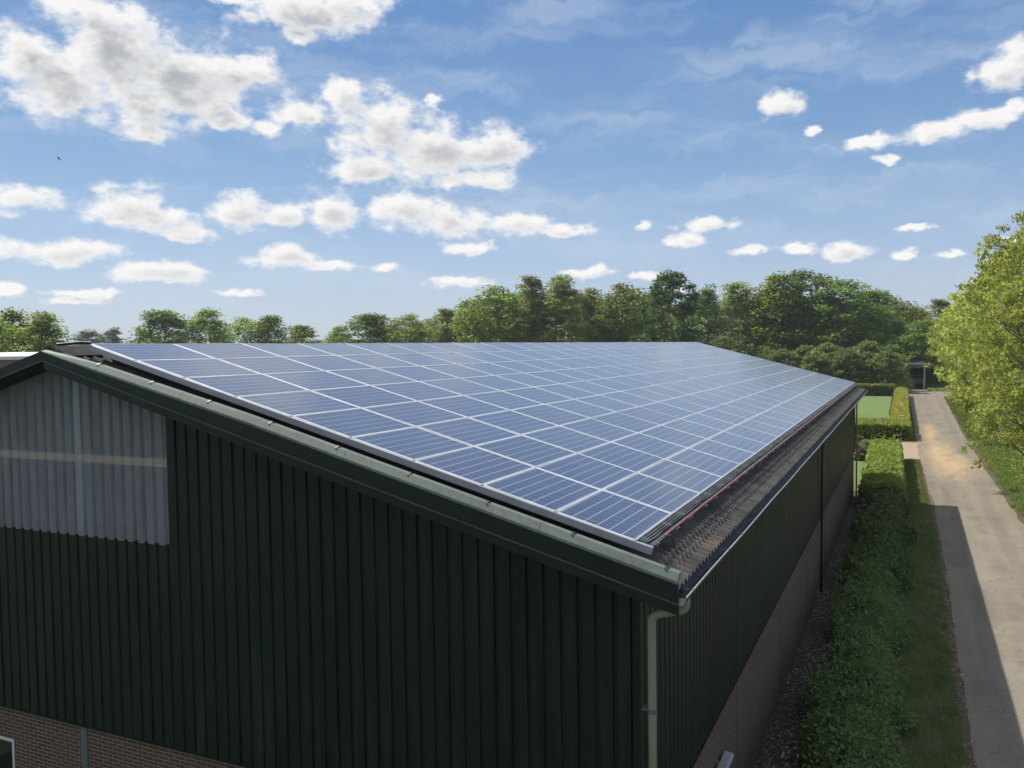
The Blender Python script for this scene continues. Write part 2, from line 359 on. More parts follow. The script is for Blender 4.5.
sheet('verge_lawn',[(-3,42.5),(2.6,43),(2.4,58),(-3,58.2)],.005,M['lawn'])

# ------------------------------------------------------------------ the barn
barn=empty('barn',(0,0,0)); tag(barn,'large dark green clad barn on a brick base, solar panels over its roof','barn')
XR=-9.12; XE=.58; Y0=-.45; Y1=41.45; WX=0.0; WY1=41.0; BZ=H0-3.74; XL=-18.85
def rz(x): return H0-.125-TAN*x if x>=XR else H0-.125-TAN*(2*XR-x)
def corr(name,xa,xb,parent):
    amp=.026; pit=.177; per=8; n=int((Y1-Y0)/pit*per); th=.008
    vs=[];fs=[]; xs=[xa+(xb-xa)*k/6 for k in range(7)]
    for i in range(n+1):
        y=Y0+i*pit/per; w=amp*math.sin(2*math.pi*i/per)
        for x in xs: vs.append((x,y,rz(x)-.105+w))
        for x in xs: vs.append((x,y,rz(x)-.105+w-th))
    k=7
    for i in range(n):
        a=i*14;b=a+14
        for j in range(6): fs+=[(a+j,b+j,b+j+1,a+j+1),(a+k+j,a+k+j+1,b+k+j+1,b+k+j)]
        fs+=[(a+6,b+6,b+13,a+13),(a,a+7,b+7,b)]
    mb=MB(); mb.add(vs,fs); return mb.build(name,M['sheet'],parent,smooth=False)
roof=corr('roof',XR,XE,barn); corr('roof',XL,XR,barn)
def gl(x): return H0-TAN*x if x>=XR else H0-TAN*(2*XR-x)
# ridge cap
mb=MB()
for s in (1,-1):
    pass
mb.prism([(XR-.28,gl(XR-.28)-.19),(XR-.10,gl(XR)-.12),(XR+.10,gl(XR)-.12),(XR+.28,gl(XR+.28)-.19),(XR+.28,gl(XR+.28)-.205),(XR,gl(XR)-.14),(XR-.28,gl(XR-.28)-.205)],'y',Y0+.02,Y1+.02)
mb.build('ridge_cap',M['sheet'],barn)
# ribbed cladding
def ribprofile(a,b,pit=.22,gw=.034,dep=.027,sl=.014):
    out=[]; n=int(round((b-a)/pit)); p=(b-a)/n
    for i in range(n):
        s=a+i*p; out+=[(s,0),(s+p-gw-2*sl,0),(s+p-gw-sl,-dep),(s+p-sl,-dep)]
    out.append((b,0)); return out
def clad_gable(name,xa,xb,zb,zt,m,yo=-.045,**kw):
    mb=MB(); pf=ribprofile(xa,xb,**kw); pts=[]
    for x,d in pf: pts.append((x,d))
    if xa<XR<xb: pts.append((XR,0)); pts.sort()
    vs=[];fs=[]
    for x,d in pts: vs+=[(x,yo-d,zb),(x,yo-d,zt(x))]
    for i in range(len(pts)-1): a=2*i; fs.append((a,a+2,a+3,a+1))
    mb.add(vs,fs); return mb.build(name,m,barn)
zt=lambda x: rz(x)-.17
TX=-7.17; TZ=H0-.67
clad_gable('gable_cladding',TX,WX,BZ,zt,M['green'])
clad_gable('gable_cladding',2*XR-TX,TX-.001,BZ,lambda x:TZ+.02,M['green'],-.042)
clad_gable('gable_cladding',XL+.6,2*XR-TX,BZ,zt,M['green'])
clad_gable('translucent_sheet',2*XR-TX,TX,TZ,zt,M['clear'],-.047,gw=.05,dep=.036,sl=.022)
def clad_side(xc,sgn,name='side_cladding'):
    mb=MB(); vs=[];fs=[]; pf=ribprofile(-.01,WY1)
    for y,d in pf: vs+=[(xc+sgn*(.045+d),y,BZ),(xc+sgn*(.045+d),y,H0-.29)]
    for i in range(len(pf)-1): a=2*i; fs.append((a,a+2,a+3,a+1))
    mb.add(vs,fs); return mb.build(name,M['green'],barn)
clad_side(0,1); clad_side(XL+.6,-1)
mb=MB(); mb.add([(XL+.6,WY1,0),(0,WY1,0),(0,WY1,rz(0)-.18),(XR,WY1,rz(XR)-.18),(XL+.6,WY1,rz(0)-.18)],[(0,1,2,3,4)]); mb.build('far_gable',M['green'],barn)
# corner flashings and drip sill at the foot of the cladding
mb=MB(); mb.box(-.03,.052,-.055,-.0492,BZ-.02,H0-.3); mb.box(.0522,.058,-.055,.06,BZ-.02,H0-.3); mb.build('corner_flashing',M['green'],barn)
mb=MB(); mb.box(.052,.07,WY1-.12,WY1+.02,BZ-.02,H0-.3); mb.build('corner_flashing',M['green'],barn)
mb=MB(); mb.box(XL+.6,.06,-.064,-.003,BZ-.024,BZ-.002); mb.box(.003,.064,.0,WY1,BZ-.0245,BZ-.0025); mb.build('drip_sill',M['fascia'],barn)
# brick base with window opening on the gable
wx1=-10.95; wx0=-12.9; wz1=H0-4.32; wz0=.85
mb=MB()
mb.box(wx1,-.0,0,.12,0,BZ-.001); mb.box(XL+.6,wx0,0,.12,0,BZ-.001); mb.box(wx0,wx1,0,.12,wz1,BZ-.001); mb.box(wx0,wx1,0,.12,0,wz0)
mb.box(-.12,-.0005,.121,WY1-.001,0,BZ-.0015); mb.box(XL+.61,XL+.73,.121,WY1-.001,0,BZ-.0015)
mb.build('brick_base',M['brick'],barn)
for y in (6.2,11.98,17.7,23.6,29.5,35.4):
    mb=MB(); mb.box(-.001,.004,y-.008,y+.008,0,BZ-.03); mb.build('expansion_joint',M['black'],barn)
win=MB().add([],[]); fw=.05
win.box(wx0,wx1,-.012,.05,wz1-fw,wz1); win.box(wx0,wx1,-.012,.05,wz0,wz0+fw); win.box(wx1-fw,wx1,-.0115,.05,wz0+fw,wz1-fw); win.box(wx0,wx0+fw,-.0115,.05,wz0+fw,wz1-fw); win.box(-11.95,-11.9,-.0115,.05,wz0+fw,wz1-fw)
w=win.build('window',M['white'],barn); bevel(w,.004,1)
mb=MB(); mb.box(wx0+fw,wx1-fw,.02,.028,wz0+fw,wz1-fw); mb.build('pane',M['pane'],w)
mb=MB(); mb.box(wx0-.05,wx1+.05,-.06,.0,wz0-.06,wz0-.002); mb.build('sill',M['galv'],w)
mb=MB(); mb.box(-9.27,-9.14,-.02,.0,0,BZ-.026); mb.build('steel_post',M['galv'],barn)
# behind the translucent sheet: column, timber rail, dim hall
mb=MB(); mb.box(-9.22,-9.08,.02,.16,BZ,zt(XR)-.1); mb.build('steel_column',M['zinc'],barn)
for z in (H0+.5,H0-.95):
    mb=MB(); mb.box(2*XR-TX-.3,TX+.3,.01,.08,z,z+.12); mb.build('timber_rail',M['wood'],barn)
mb=MB(); mb.prism([(XL+.75,0),(-.15,0),(-.15,H0-.45),(XR,rz(XR)-.35),(XL+.75,H0-.45)],'y',7.0,7.05); mb.build('inner_partition',M['interior'],barn)
mb=MB(); mb.box(XL+.75,-.13,.13,7.0,H0-2.2,H0-2.1); mb.build('inner_floor',M['interior'],barn)
# bargeboards (upper fascia, lower lip) and pale flashing
def gl(x): return H0-TAN*x if x>=XR else H0-TAN*(2*XR-x)      # plane of the glass, carried over the whole roof
def tb(x):                                                       # top and foot of the pale flashing, relative to gl
    x=x if x>XR else 2*XR-x
    K=[(XR,-.175,-.20),(-8.0,-.10,-.20),(-5.2,-.03,-.135),(2,-.025,-.125)]
    for p,q in zip(K,K[1:]):
        if x<=q[0]: t=(x-p[0])/(q[0]-p[0]); return p[1]+(q[1]-p[1])*t, p[2]+(q[2]-p[2])*t
def barge(name,xa,xb,y0,y1,t0,t1,m):
    xs=sorted({xa,xb}|{x for x in (-8.0,-5.2,2*XR+8.0,2*XR+5.2) if xa<x<xb}); up=[(x,gl(x)+(tb(x)[1]+.012 if t1 is None else t1)) for x in xs]; lo=[(x,gl(x)+t0) for x in xs][::-1]
    mb=MB(); mb.prism(up+lo,'y',y0,y1); return mb.build(name,m,barn)
for xa,xb in ((XR,XE+.04),(XL,XR)):
    barge('bargeboard',xa,xb,-.56,-.50,-.335,None,M['fascia'])
    barge('bargeboard_bead',xa,xb,-.572,-.54,-.350,-.337,M['bead'])
    if xa==XR: barge('bargeboard_lip',xa,xb,-.535,-.49,-.475,-.352,M['fascia'])
    barge('soffit',xa,xb,-.489,-.06,-.36,-.345,M['fascia'])
def flash(xa,xb):
    xs=[xa]+[x for x in (-8.0,-5.2) if xa<x<xb]+[xb]; vs=[]; n=6
    for x in xs:
        t,b_0=tb(x); g0=gl(x); h=t-b_0
        vs+=[(x,-.578,g0+b_0),(x,-.572,g0+b_0+.3*h),(x,-.50,g0+t),(x,-.40,g0+t-.004),(x,-.40,g0+t-.016),(x,-.563,g0+b_0)]
    m=len(xs); fs=[tuple(range(n)),tuple(range(m*n-1,(m-1)*n-1,-1))]
    for k in range(m-1):
        for i in range(n): fs.append((k*n+i,k*n+(i+1)%n,k*n+(i+1)%n+n,k*n+i+n))
    return MB().add(vs,fs)
segs=[XR+.0,-6.35,-3.6,-.95,XE+.05]
for a,b in zip(segs,segs[1:]): flash(a,b-.006).build('verge_flashing',M['trim'],barn)
# little dark clips along the flashing
for k in range(9):
    x=-8.0+k*1.06; mb=MB(); z=gl(x)+tb(x)[0]; mb.add([(x-.016,-.52,z-.004),(x+.016,-.52,z-.008),(x+.016,-.46,z+.016),(x-.016,-.46,z+.02),(x-.016,-.40,z+.004),(x+.016,-.40,z)],[(0,1,2,3),(3,2,5,4)]); mb.build('flashing_clip',M['black'],barn)
# gutter
gx=.595; gr_=.10; gz=H0-.455
mb=MB(); pf=[]
for i in range(11):
    t=math.pi*i/10; pf.append((gx-gr_*math.cos(t),gz-gr_*math.sin(t)))
inn=[(gx+(x-gx)*.95,gz+(z-gz)*.95) for x,z in pf][::-1]
NB=60
poly=pf+inn; n=len(poly); vs=[]; fs=[]; rg=random.Random(8)
for i in range(NB+1):
    y=-.50+i*(Y1+.45)/NB; dz=.006*math.sin(i*.9)+rg.uniform(-.004,.004)
    vs+=[(x,y,z+dz) for x,z in poly]
for i in range(NB):
    for k in range(n):
        a=i*n+k;b=i*n+(k+1)%n; fs.append((a,b,b+n,a+n))
fs+=[tuple(range(n)),]
mb.add(vs,fs); mb.add([(x,-.503,z) for x,z in pf]+[(x,-.497,z) for x,z in pf],[tuple(range(11)),tuple(range(21,10,-1))])
gut=mb.build('gutter',M['gutterpaint'],barn)
mb=MB(); mb.add([(x,-.508,z) for x,z in pf]+[(x,-.5035,z) for x,z in pf],[tuple(range(11)),tuple(range(21,10,-1))]); mb.build('gutter_end',M['zinc'],gut)
mb=MB(); mb.tube([(gx+gr_,-.5+i*(Y1+.45)/NB,gz+.004+.006*math.sin(i*.9)) for i in range(NB+1)],.011,6); mb.build('gutter_bead',M['alu'],gut)
for k in range(42): y=-.2+k*1.0; mb=MB(); mb.box(gx-gr_-.02,gx+gr_+.012,y-.010,y+.010,gz+.0155,gz+.0185); mb.build('gutter_bracket',M['gutterpaint'],gut)
# downpipes
def pipe(pts,r,name,m):
    P=[Vector(p) for p in pts]; out=[P[0]]
    for a,b,c in zip(P,P[1:],P[2:]):
        r1=min(.09,(b-a).length*.45,(c-b).length*.45); p0=b+(a-b).normalized()*r1; p1=b+(c-b).normalized()*r1
        for t in (0,.25,.5,.75,1): out.append(p0*(1-t)**2+b*2*t*(1-t)+p1*t*t)
    out.append(P[-1]); mb=MB(); mb.tube(out,r,16); return mb.build(name,m,barn,smooth=True)
dp=pipe([(.61,-.16,gz-.07),(.61,-.16,gz-.23),(.225,-.16,gz-.33),(.225,-.16,.02)],.047,'downpipe',M['pipe'])
for z in (4.35,2.0):
    mb=MB(); mb.tube([(.225,-.16,z),(.225,-.16,z+.05)],.053,16); mb.box(.10,.18,-.16,-.05,z+.015,z+.035); mb.build('pipe_collar',M['galv'],dp)
pipe([(.60,21.1,gz-.08),(.58,21.1,gz-.2),(.14,21.1,gz-.45),(.10,21.1,.02)],.035,'downpipe',M['fascia'])
pipe([(.60,40.8,gz-.08),(.58,40.8,gz-.2),(.16,40.85,gz-.45),(.14,40.85,.02)],.04,'downpipe',M['pipe'])
# small grey metal housing low on the side wall
hx=empty('wall_floodlight',(.0,4.3,1.62)); tag(hx,'small grey metal box lamp on the shaded brick side wall','wall lamp')
mb=MB(); mb.prism([(.05,.0),(.20,-.01),(.20,.05),(.18,.07),(.05,.09)],'y',-.5,.5); bevel(mb.build('housing',M['zinc'],hx),.01,2)
mb=MB(); mb.box(.002,.049,-.06,.06,-.06,.12); mb.build('wall_bracket',M['galv'],hx)
mb=MB(); mb.box(.07,.18,-.45,.45,-.03,-.0125); mb.build('lens',M['pane'],hx)
# ridge conduit at the near end
mb=MB(); mb.tube([(XR+.12,-.40,gl(XR)-.10),(XR+.3,-.12,gl(XR)-.07),(XR+.42,-.03,gl(XR)-.08)],.022,8)
tag(mb.build('ridge_conduit',M['black']),'short black cable conduit lying over the near end of the ridge','conduit')
for k,(x,y) in enumerate(((-8.55,-.22),(-8.3,-.18),(-8.02,-.2),(-7.8,-.17))):
    pass

# ------------------------------------------------------------------ solar array
a_,b_=1.667,1.01; PH,PW=.998,1.655
NR,NC=9,25
def slope_pt(s,y,h):      # s metres up the slope from the lower panel edge, h above the glass plane
    return (-s*math.cos(AL)+h*math.sin(AL), y, H0+s*math.sin(AL)+h*math.cos(AL))
pan=empty('solar_panel'); hh,hw=PH/2,PW/2; fr=.013; fy=.037
mb=MB()
def fbox(x0,x1,y0,y1): mb.box(x0,x1,y0,y1,-.038,.0)
fbox(-hh,-hh+fr,-hw,hw); fbox(hh-fr,hh,-hw,hw); fbox(-hh+fr,hh-fr,-hw,-hw+fy); fbox(-hh+fr,hh-fr,hw-fy,hw)
f_=mb.build('panel_frame',M['frame'],pan)
mb=MB(); mb.box(-hh+fr,hh-fr,-hw+fy,hw-fy,-.010,-.004); mb.build('cell_glass',M['cells'],pan)
ORD=['first','second','third','fourth','fifth','sixth','seventh','eighth','ninth','tenth','eleventh','twelfth','thirteenth','fourteenth','fifteenth','sixteenth','seventeenth','eighteenth','nineteenth','twentieth','twenty-first','twenty-second','twenty-third','twenty-fourth','twenty-fifth']
rg=random.Random(21)
for j in range(NC):
    for i in range(NR):
        o=pan if (i==0 and j==0) else copy_tree(pan)
        o.location=slope_pt((i+.5)*b_,(j+.5)*a_,rg.uniform(-.001,.001)); o.rotation_euler=(R(rg.uniform(-.3,.3)),AL+R(rg.uniform(-.35,.35)),0)
        rl='bottom row by the gutter' if i==0 else 'top row under the ridge' if i==8 else ORD[i]+' row up from the gutter'
        cl='nearest column at the gable' if j==0 else 'far end column' if j==NC-1 else ORD[j]+' column from the near gable'
        tag(o,'blue solar panel, %s, %s'%(rl,cl),'solar panel','solar panels covering the barn roof')
# deep aluminium edge rail along the near side of the array
def rail(s0,s1,y0,y1,h0,h1,name,m,parent=None):
    mb=MB(); vs=[]
    for s in (s0,s1):
        for y,h in ((y0,h0),(y1,h0),(y1,h1),(y0,h1)): vs.append(slope_pt(s,y,h))
    mb.add(vs,[(0,1,2,3),(7,6,5,4),(0,4,5,1),(1,5,6,2),(2,6,7,3),(3,7,4,0)]); return mb.build(name,m,parent)
er=rail(-.22,9*b_+.02,-.055,-.004,-.088,.003,'edge_rail',M['alu']); bevel(er,.004,1)
tag(er,'long aluminium edge rail running up the near side of the panels','rail')
for k in range(10):
    s=k*b_; rail(s-.014,s+.014,-.035,.02,-.002,.011,'rail_clamp',M['zinc'],er)
rl=rail(-.20,9*b_,-.018,.018,-.085,-.042,'mounting_rail',M['alu']); cap=rail(-.206,-.20,-.022,.022,-.089,-.038,'end_cap',M['black'],rl)
k=0
for j in range(NC):
    for t,(oy,w) in enumerate(((.36,'nearer'),(1.30,'farther'))):
        o=rl if k==0 else copy_tree(rl); o.location=(0,j*a_+oy,0); k+=1
        tag(o,'aluminium mounting rail end, %s of two under the %s'%(w,'nearest panel column' if j==0 else ORD[j]+' panel column from the gable'),'rail','mounting rails under the panels')
# black end clamps of the lowest row
# wire cable tray along the eave
tray=empty('cable_tray',(0,0,0)); tag(tray,'galvanised wire mesh cable tray along the lower edge of the panels','cable tray')
TY0=.02; TY1=25*a_
mb=MB(); ss=[-.055,-.095,-.135,-.175]
for s in ss: mb.tube([slope_pt(s,TY0+i*(TY1-TY0)/8,-.036) for i in range(9)],.0045,5)
for s in (-.05,-.18): mb.tube([slope_pt(s,TY0+i*(TY1-TY0)/8,.008) for i in range(9)],.0045,5)
mb.build('long_wires',M['zinc'],tray)
n=int((TY1-TY0)/.10); far=MB(); mb=MB(); pth=lambda y:[slope_pt(-.05,y,.008),slope_pt(-.052,y,-.038),slope_pt(-.178,y,-.038),slope_pt(-.18,y,.008)]
mb.tube(pth(0),.003,4); cw=mb.build('cross_wire',M['zinc'],tray)
for i in range(n):
    y=TY0+.03+i*.10
    if i<100:
        o=cw if i==0 else cw.copy(); o.location=(0,y,0)
        if i: COL.objects.link(o); o.parent=tray
    else: far.tube(pth(y),.003,4)
tag(far.build('cross_wires',M['zinc'],tray),kind='stuff')
def cable(name,s,h,m,lab,y0,y1,r=.007,wob=.012,seed=1):
    rg=random.Random(seed); pts=[]; n=int((y1-y0)/.35)
    for i in range(n+1):
        y=y0+(y1-y0)*i/n; pts.append(slope_pt(s+rg.uniform(-wob,wob),y,h+rg.uniform(0,.005)))
    mb=MB(); mb.tube(pts,r,6); return tag(mb.build(name,m,smooth=True),lab,'cable')
cable('red_cable',-.195,.0,M['red'],'red cable lying along the outer side of the wire tray',.55,30,.010,.008,1)
cable('black_cable',-.115,-.026,M['black'],'black cable bundle lying inside the wire tray',.15,41.3,.012,.012,2)
# hanging black cable tails below the tray
mb=MB(); mb.tube([slope_pt(-.19,.62,.0),slope_pt(-.26,.60,.02),slope_pt(-.30,.58,-.02),slope_pt(-.34,.57,-.09)],.008,6)
tag(mb.build('cable_tail',M['black'],smooth=True),'short black cable tail hanging from the near end of the tray','cable')

# ------------------------------------------------------------------ vegetation
def envelope(shape,t):
    if shape=='round': return math.sin(math.pi*min(1,max(0,t*.92+.06)))**.55
    if shape=='tall': return math.sin(math.pi*min(1,max(0,t*.86+.10)))**.75*(1.05-.35*t)
    if shape=='flame': return (math.sin(math.pi*min(1,t*.8+.16)))**.9*(1.1-.45*t)
    if shape=='dome': return math.sqrt(max(0,1-t*t))*1.0
    return 1
def make_tree(H,Rr,base,shape,nclump,nleaf,lsz,cr,seed,lm,trunk_r=.22,up=.4,hollow=.35,limbs=34,drift=.11):
    rng=np.random.default_rng(seed); rr=random.Random(seed)
    ang=[(rr.uniform(0,6.28),rr.randint(2,5),rr.uniform(.06,drift)) for _ in range(5)]
    C=[]
    while len(C)<nclump:
        t=rr.random(); a=rr.uniform(0,6.283); e=envelope(shape,t)
        e*=1+sum(w*math.sin(n_*a+p+t*5) for p,n_,w in ang)
        q=math.sqrt(rr.uniform(hollow*hollow,1)); z=base+(H-base)*t
        C.append((q*e*Rr*math.cos(a),q*e*Rr*math.sin(a),z+rr.gauss(0,H*.012)))
    C=np.array(C)
    cs=cr*rng.uniform(.55,1.35,nclump); idx=np.repeat(np.arange(nclump),(nleaf*(cs/cr)**1.6).astype(int)+6)
    D=rng.normal(size=(len(idx),3)); D/=np.linalg.norm(D,axis=1)[:,None]; D*=(rng.uniform(0,1,len(idx))**.45)[:,None]
    P=C[idx]+D*cs[idx][:,None]*np.array([1,1,.62]); P[:,2]=np.maximum(P[:,2],.25)
    V=leafquads(P,lsz,rng,.6,up)
    root=empty('tree'); crown=quads('crown',V,lm,root)
    mb=MB(); top=H*.82; n=7
    tp=[(rr.gauss(0,.02*H*(i/n)),rr.gauss(0,.02*H*(i/n)),top*i/n) for i in range(n+1)]
    mb.tube(tp,[trunk_r*(1.35 if i==0 else 1)*(1-.85*i/n) for i in range(n+1)],8)
    for k in rr.sample(range(nclump),min(limbs,nclump)):
        c=C[k]; zt_=max(base*.6,min(top*.9,c[2]-rr.uniform(.12,.3)*H)); i=min(n-1,int(zt_/top*n)); f=zt_/top*n-i
        s=Vector(tp[i]).lerp(Vector(tp[i+1]),f); e=Vector(c); m_=s.lerp(e,.5)+Vector((0,0,-.03*H)); r0=trunk_r*.36*(1-.6*zt_/top)
        mb.tube([s,m_,e],[r0,r0*.6,r0*.18],5,cap=False)
    mb.build('trunk',M['bark'],root,smooth=True)
    return root
def drop(o):
    for c in list(o.children): bpy.data.objects.remove(c)
    bpy.data.objects.remove(o)

BASE=dict(
 mid=[dict(H=18,Rr=5,base=1.0,shape='round',nclump=230,nleaf=46,lsz=.21,cr=1.25,lm=L['mid'],hollow=.3),
      dict(H=18,Rr=5,base=1.0,shape='tall',nclump=230,nleaf=46,lsz=.21,cr=1.25,lm=L['mid'],hollow=.3),
      dict(H=18,Rr=5,base=1.0,shape='flame',nclump=220,nleaf=46,lsz=.21,cr=1.2,lm=L['mid'],hollow=.2)],
 dark=[dict(H=18,Rr=5,base=1.0,shape='round',nclump=240,nleaf=50,lsz=.21,cr=1.35,lm=L['dark'],hollow=.3),
       dict(H=18,Rr=5,base=1.0,shape='tall',nclump=240,nleaf=50,lsz=.21,cr=1.3,lm=L['dark'],hollow=.3)],
 dense=[dict(H=20,Rr=5,base=1.0,shape='round',nclump=380,nleaf=46,lsz=.2,cr=1.0,lm=L['dense'],hollow=.5,drift=.10)],
 pale=[dict(H=20,Rr=4.5,base=1.5,shape='tall',nclump=260,nleaf=40,lsz=.18,cr=.95,lm=L['pale'],hollow=.1,limbs=90,drift=.2),
       dict(H=20,Rr=4.5,base=1.5,shape='flame',nclump=240,nleaf=40,lsz=.18,cr=.95,lm=L['pale'],hollow=.1,limbs=90,drift=.22)],
 wispy=[dict(H=18,Rr=4.5,base=2,shape='tall',nclump=200,nleaf=44,lsz=.2,cr=.9,lm=L['wispy'],hollow=.1,limbs=100,drift=.22)])
PROTO={}
sd=100
for k,lst in BASE.items():
    for d in lst:
        sd+=1; o=make_tree(seed=sd,**d); PROTO.setdefault(k,[]).append([o,d,False])
TREES=[
('mid',-84.7,48.7,12.7,4.6,'left'),('mid',-89.0,54.8,13.0,5.2,'left'),('pale',-80.8,52.4,12.6,4.9,'left'),
('wispy',-254.5,197.3,16.1,11,'far'),('wispy',-254.8,208,16.9,9.5,'far'),('wispy',-243.7,211.5,16.0,10.4,'far'),('wispy',-243.5,226.2,15.5,9.3,'far'),
('dark',-136.2,120.2,16.7,10.3,'gap'),('mid',-133.6,130.0,16.9,9.0,'gap'),('mid',-134.8,142.6,15.7,8.0,'gap'),('dark',-127.4,142.4,16.0,7.6,'gap'),('mid',-141.1,170.0,14.7,10.5,'gap'),
('mid',-124.2,164.1,13.7,7,'row'),('dark',-107.2,151.7,16.1,9.9,'row'),('mid',-97.6,151.9,15.6,8,'row'),('dark',-106.2,176.0,15.2,7,'row'),('pale',-87.6,152.0,16.8,8,'row'),('mid',-80.8,150.1,17.8,8,'row'),
('mid',-72.4,145.3,20.1,10.0,'row'),('pale',-64.3,144.7,22.1,9.0,'row'),('pale',-57.9,144.1,21.5,8,'row'),('pale',-53.8,148.8,19.1,7,'row'),('mid',-57.9,170.7,18.0,6,'row'),('mid',-45.0,143.3,19.4,8,'row'),('mid',-44.9,159.0,18.1,6,'row'),
('dense',-34.4,135.9,20.4,9.6,'row'),
('wispy',-31.9,152.0,18.8,7.1,'row'),('pale',-29.2,168.6,20.4,8.9,'row'),('mid',-20.9,168.7,21.5,9.9,'row'),('dark',-16.3,173.8,22.4,10.4,'row'),('dark',-9.4,171.1,20.0,10.2,'row'),('dark',-4.8,180.3,18.7,9.6,'row'),('mid',-0.6,190.6,17.4,9.0,'row'),('mid',3.6,199.6,15.5,8.5,'row'),('pale',8.3,190.6,17.0,8.3,'row'),
('mid',-53.4,198.2,19.5,11,'back'),('dark',-72.2,192.1,18.7,11,'back'),('dark',-86.0,186.4,17.8,11.0,'back'),('mid',-21.5,189.2,18.0,11.1,'back'),('mid',-9.5,195.3,16.7,11.1,'back'),('dark',-36.3,187.2,17.2,9.1,'back'),('dark',-99.3,186.5,14.8,9.2,'back'),('dark',5.0,165.6,11.8,7.5,'back'),
('mid',-99.8,176.2,17.3,9.4,'fill'),('dark',-90.9,173.0,19.1,9.6,'fill'),('mid',-84.7,173.8,20.5,9.9,'fill'),('dark',-82.2,182.7,21.8,10.8,'fill'),('mid',-73.1,177.8,21.2,10.3,'fill'),('dark',-65.2,173.4,19.3,9.1,'fill'),('mid',-62.9,182.7,19.0,9.4,'fill'),('dark',-56.5,181.7,19.4,9.7,'fill'),('mid',-42.5,183.4,18.5,9.0,'fill'),('dark',-39.2,191.3,18.2,10.2,'fill'),('mid',-32.6,185.4,18.2,9.8,'fill'),('dark',-27.6,193.4,19.3,10.5,'fill'),('mid',-15.6,197.8,18.6,10.9,'fill'),('dark',-6.8,202.4,17.1,10.1,'fill'),('mid',0.6,200.6,15.0,8.9,'fill'),('dark',-122.5,181.1,14.5,10.5,'fill'),('mid',-115.8,187.7,14.9,10.7,'fill')]
WORD={'mid':'mid green leafy tree','dark':'dark green rounded tree','pale':'pale feathery poplar-like tree','wispy':'thin grey green tree with sparse leaves','dense':'tallest dense dark green tree'}
PLACE={'left':['by the white roof at the left edge, nearest the frame edge','behind the nearer tree above the white roof at left','right of the left-edge group, rising over the gable peak'],
'far':['faint on the horizon, leftmost of the distant four','faint on the horizon, second of the distant four','faint on the horizon, third of the distant four','faint on the horizon, rightmost of the distant four'],
'gap':['rounded, left of the ridge group of five','second of five rounded trees above the ridge','third of five above the near ridge','fourth of five above the near ridge, against sky','low and rightmost of five, before the sky gap'],
'row':['low, first of the long row after the sky gap','broad, second of the long row','third of the row above the ridge','small and behind, fourth of the row','slim pale crown left of the taller stand','just left of where the tall stand begins','opening the tall stand left of the poplars','tallest of the feathery pair above the ridge','right partner of the feathery pair above the ridge','lower, right of the feathery pair','small, set back right of the poplars','round topped, two left of the darkest tree','narrow, tucked just left of the darkest tree','standing over the middle of the ridge','sparse, directly right of the darkest tree','light topped, left of the right-hand wood','above the far end of the ridge, left crown of the wood','highest crown of the right-hand wood','over the shrubs, third crown of the wood','behind the shrubs, sloping down towards the lane','behind the shed, left side','far right of the row behind the shed','beyond the shed, mostly behind the roadside trees'],
'back':['in the second rank behind the feathery pair','second rank, behind the left of the tall stand','second rank, behind the start of the tall stand','second rank, behind the right-hand wood, left','second rank, behind the right-hand wood, right','second rank, behind the darkest tree','second rank, behind the long row at left','low and close behind the grey shed'],
'fill':['in the third rank, far left of the deep wood', 'in the third rank, left of the deep wood', 'in the third rank, behind the left edge of the tall stand', 'in the third rank, behind the opening tree of the stand', 'in the third rank, behind the feathery pair, centre', 'in the third rank, behind the feathery pair, right', 'in the third rank, behind the low tree after the poplars', 'in the third rank, behind the middle of the ridge', 'in the third rank, behind the sparse tree', 'in the third rank, between the sparse tree and the wood', 'in the third rank, behind the light topped tree', 'in the third rank, behind the far end of the ridge', 'in the third rank, behind the third crown of the wood', 'in the third rank, behind the sloping end of the wood', 'in the third rank, deep behind the shed', 'in the third rank, deep behind the second tree of the row', 'in the third rank, deep behind the fourth tree of the row']}
cnt={}; rg=random.Random(5)
for i,(k,x,y,h,w,gp) in enumerate(TREES):
    pl=PROTO[k]; pr_=pl[(i*7+i//3)%len(pl)]
    if not pr_[2]: o=pr_[0]; pr_[2]=True
    else: o=copy_tree(pr_[0])
    d=pr_[1]; o.name='tree'; s=w/2*(1.2 if k=='dense' else 1.72)/d['Rr']; o.scale=(s,s*rg.uniform(.95,1.1),h/d['H']); o.location=(x,y,0); o.rotation_euler=(0,0,rg.uniform(0,6.28))
    c=cnt.get(gp,0); cnt[gp]=c+1
    tag(o,'%s %s'%(WORD[k],PLACE[gp][c]),'tree','trees beyond the barn')
for k,pl in PROTO.items():
    for p in pl:
        if not p[2]: drop(p[0])

# roadside trees, fresh yellow green
rt_near=make_tree(14.5,5.0,.5,'round',360,92,.095,.6,301,L['yellow'],.2,.2,.15,limbs=150,drift=.2)
rt_far=make_tree(14.5,4.9,.6,'round',270,46,.17,.8,302,L['yellow'],.2,.2,.2,limbs=90,drift=.2)
RT=[(11.2,40,17.8,1.0,'n','nearest roadside tree, cut by the right picture edge'),(10.9,53,17,.98,'n','second roadside tree, trunk at the right picture edge'),
(10.9,68,16.3,.98,'f','third roadside tree along the lane verge'),(10.9,83,16,1.0,'f','fourth roadside tree along the lane verge'),(10.9,98,15.5,.98,'f','fifth roadside tree along the lane verge'),(10.7,113,15,1.0,'f','sixth roadside tree before the bend'),(10.5,127,14.5,1.0,'f','last roadside tree leaning over the lane end'),(18.5,60,13.5,1.0,'f','roadside tree in the second rank, nearer'),(18.5,88,13.0,1.0,'f','roadside tree in the second rank, middle'),(18.0,118,13,1.0,'f','roadside tree in the second rank, farther')]
used=set()
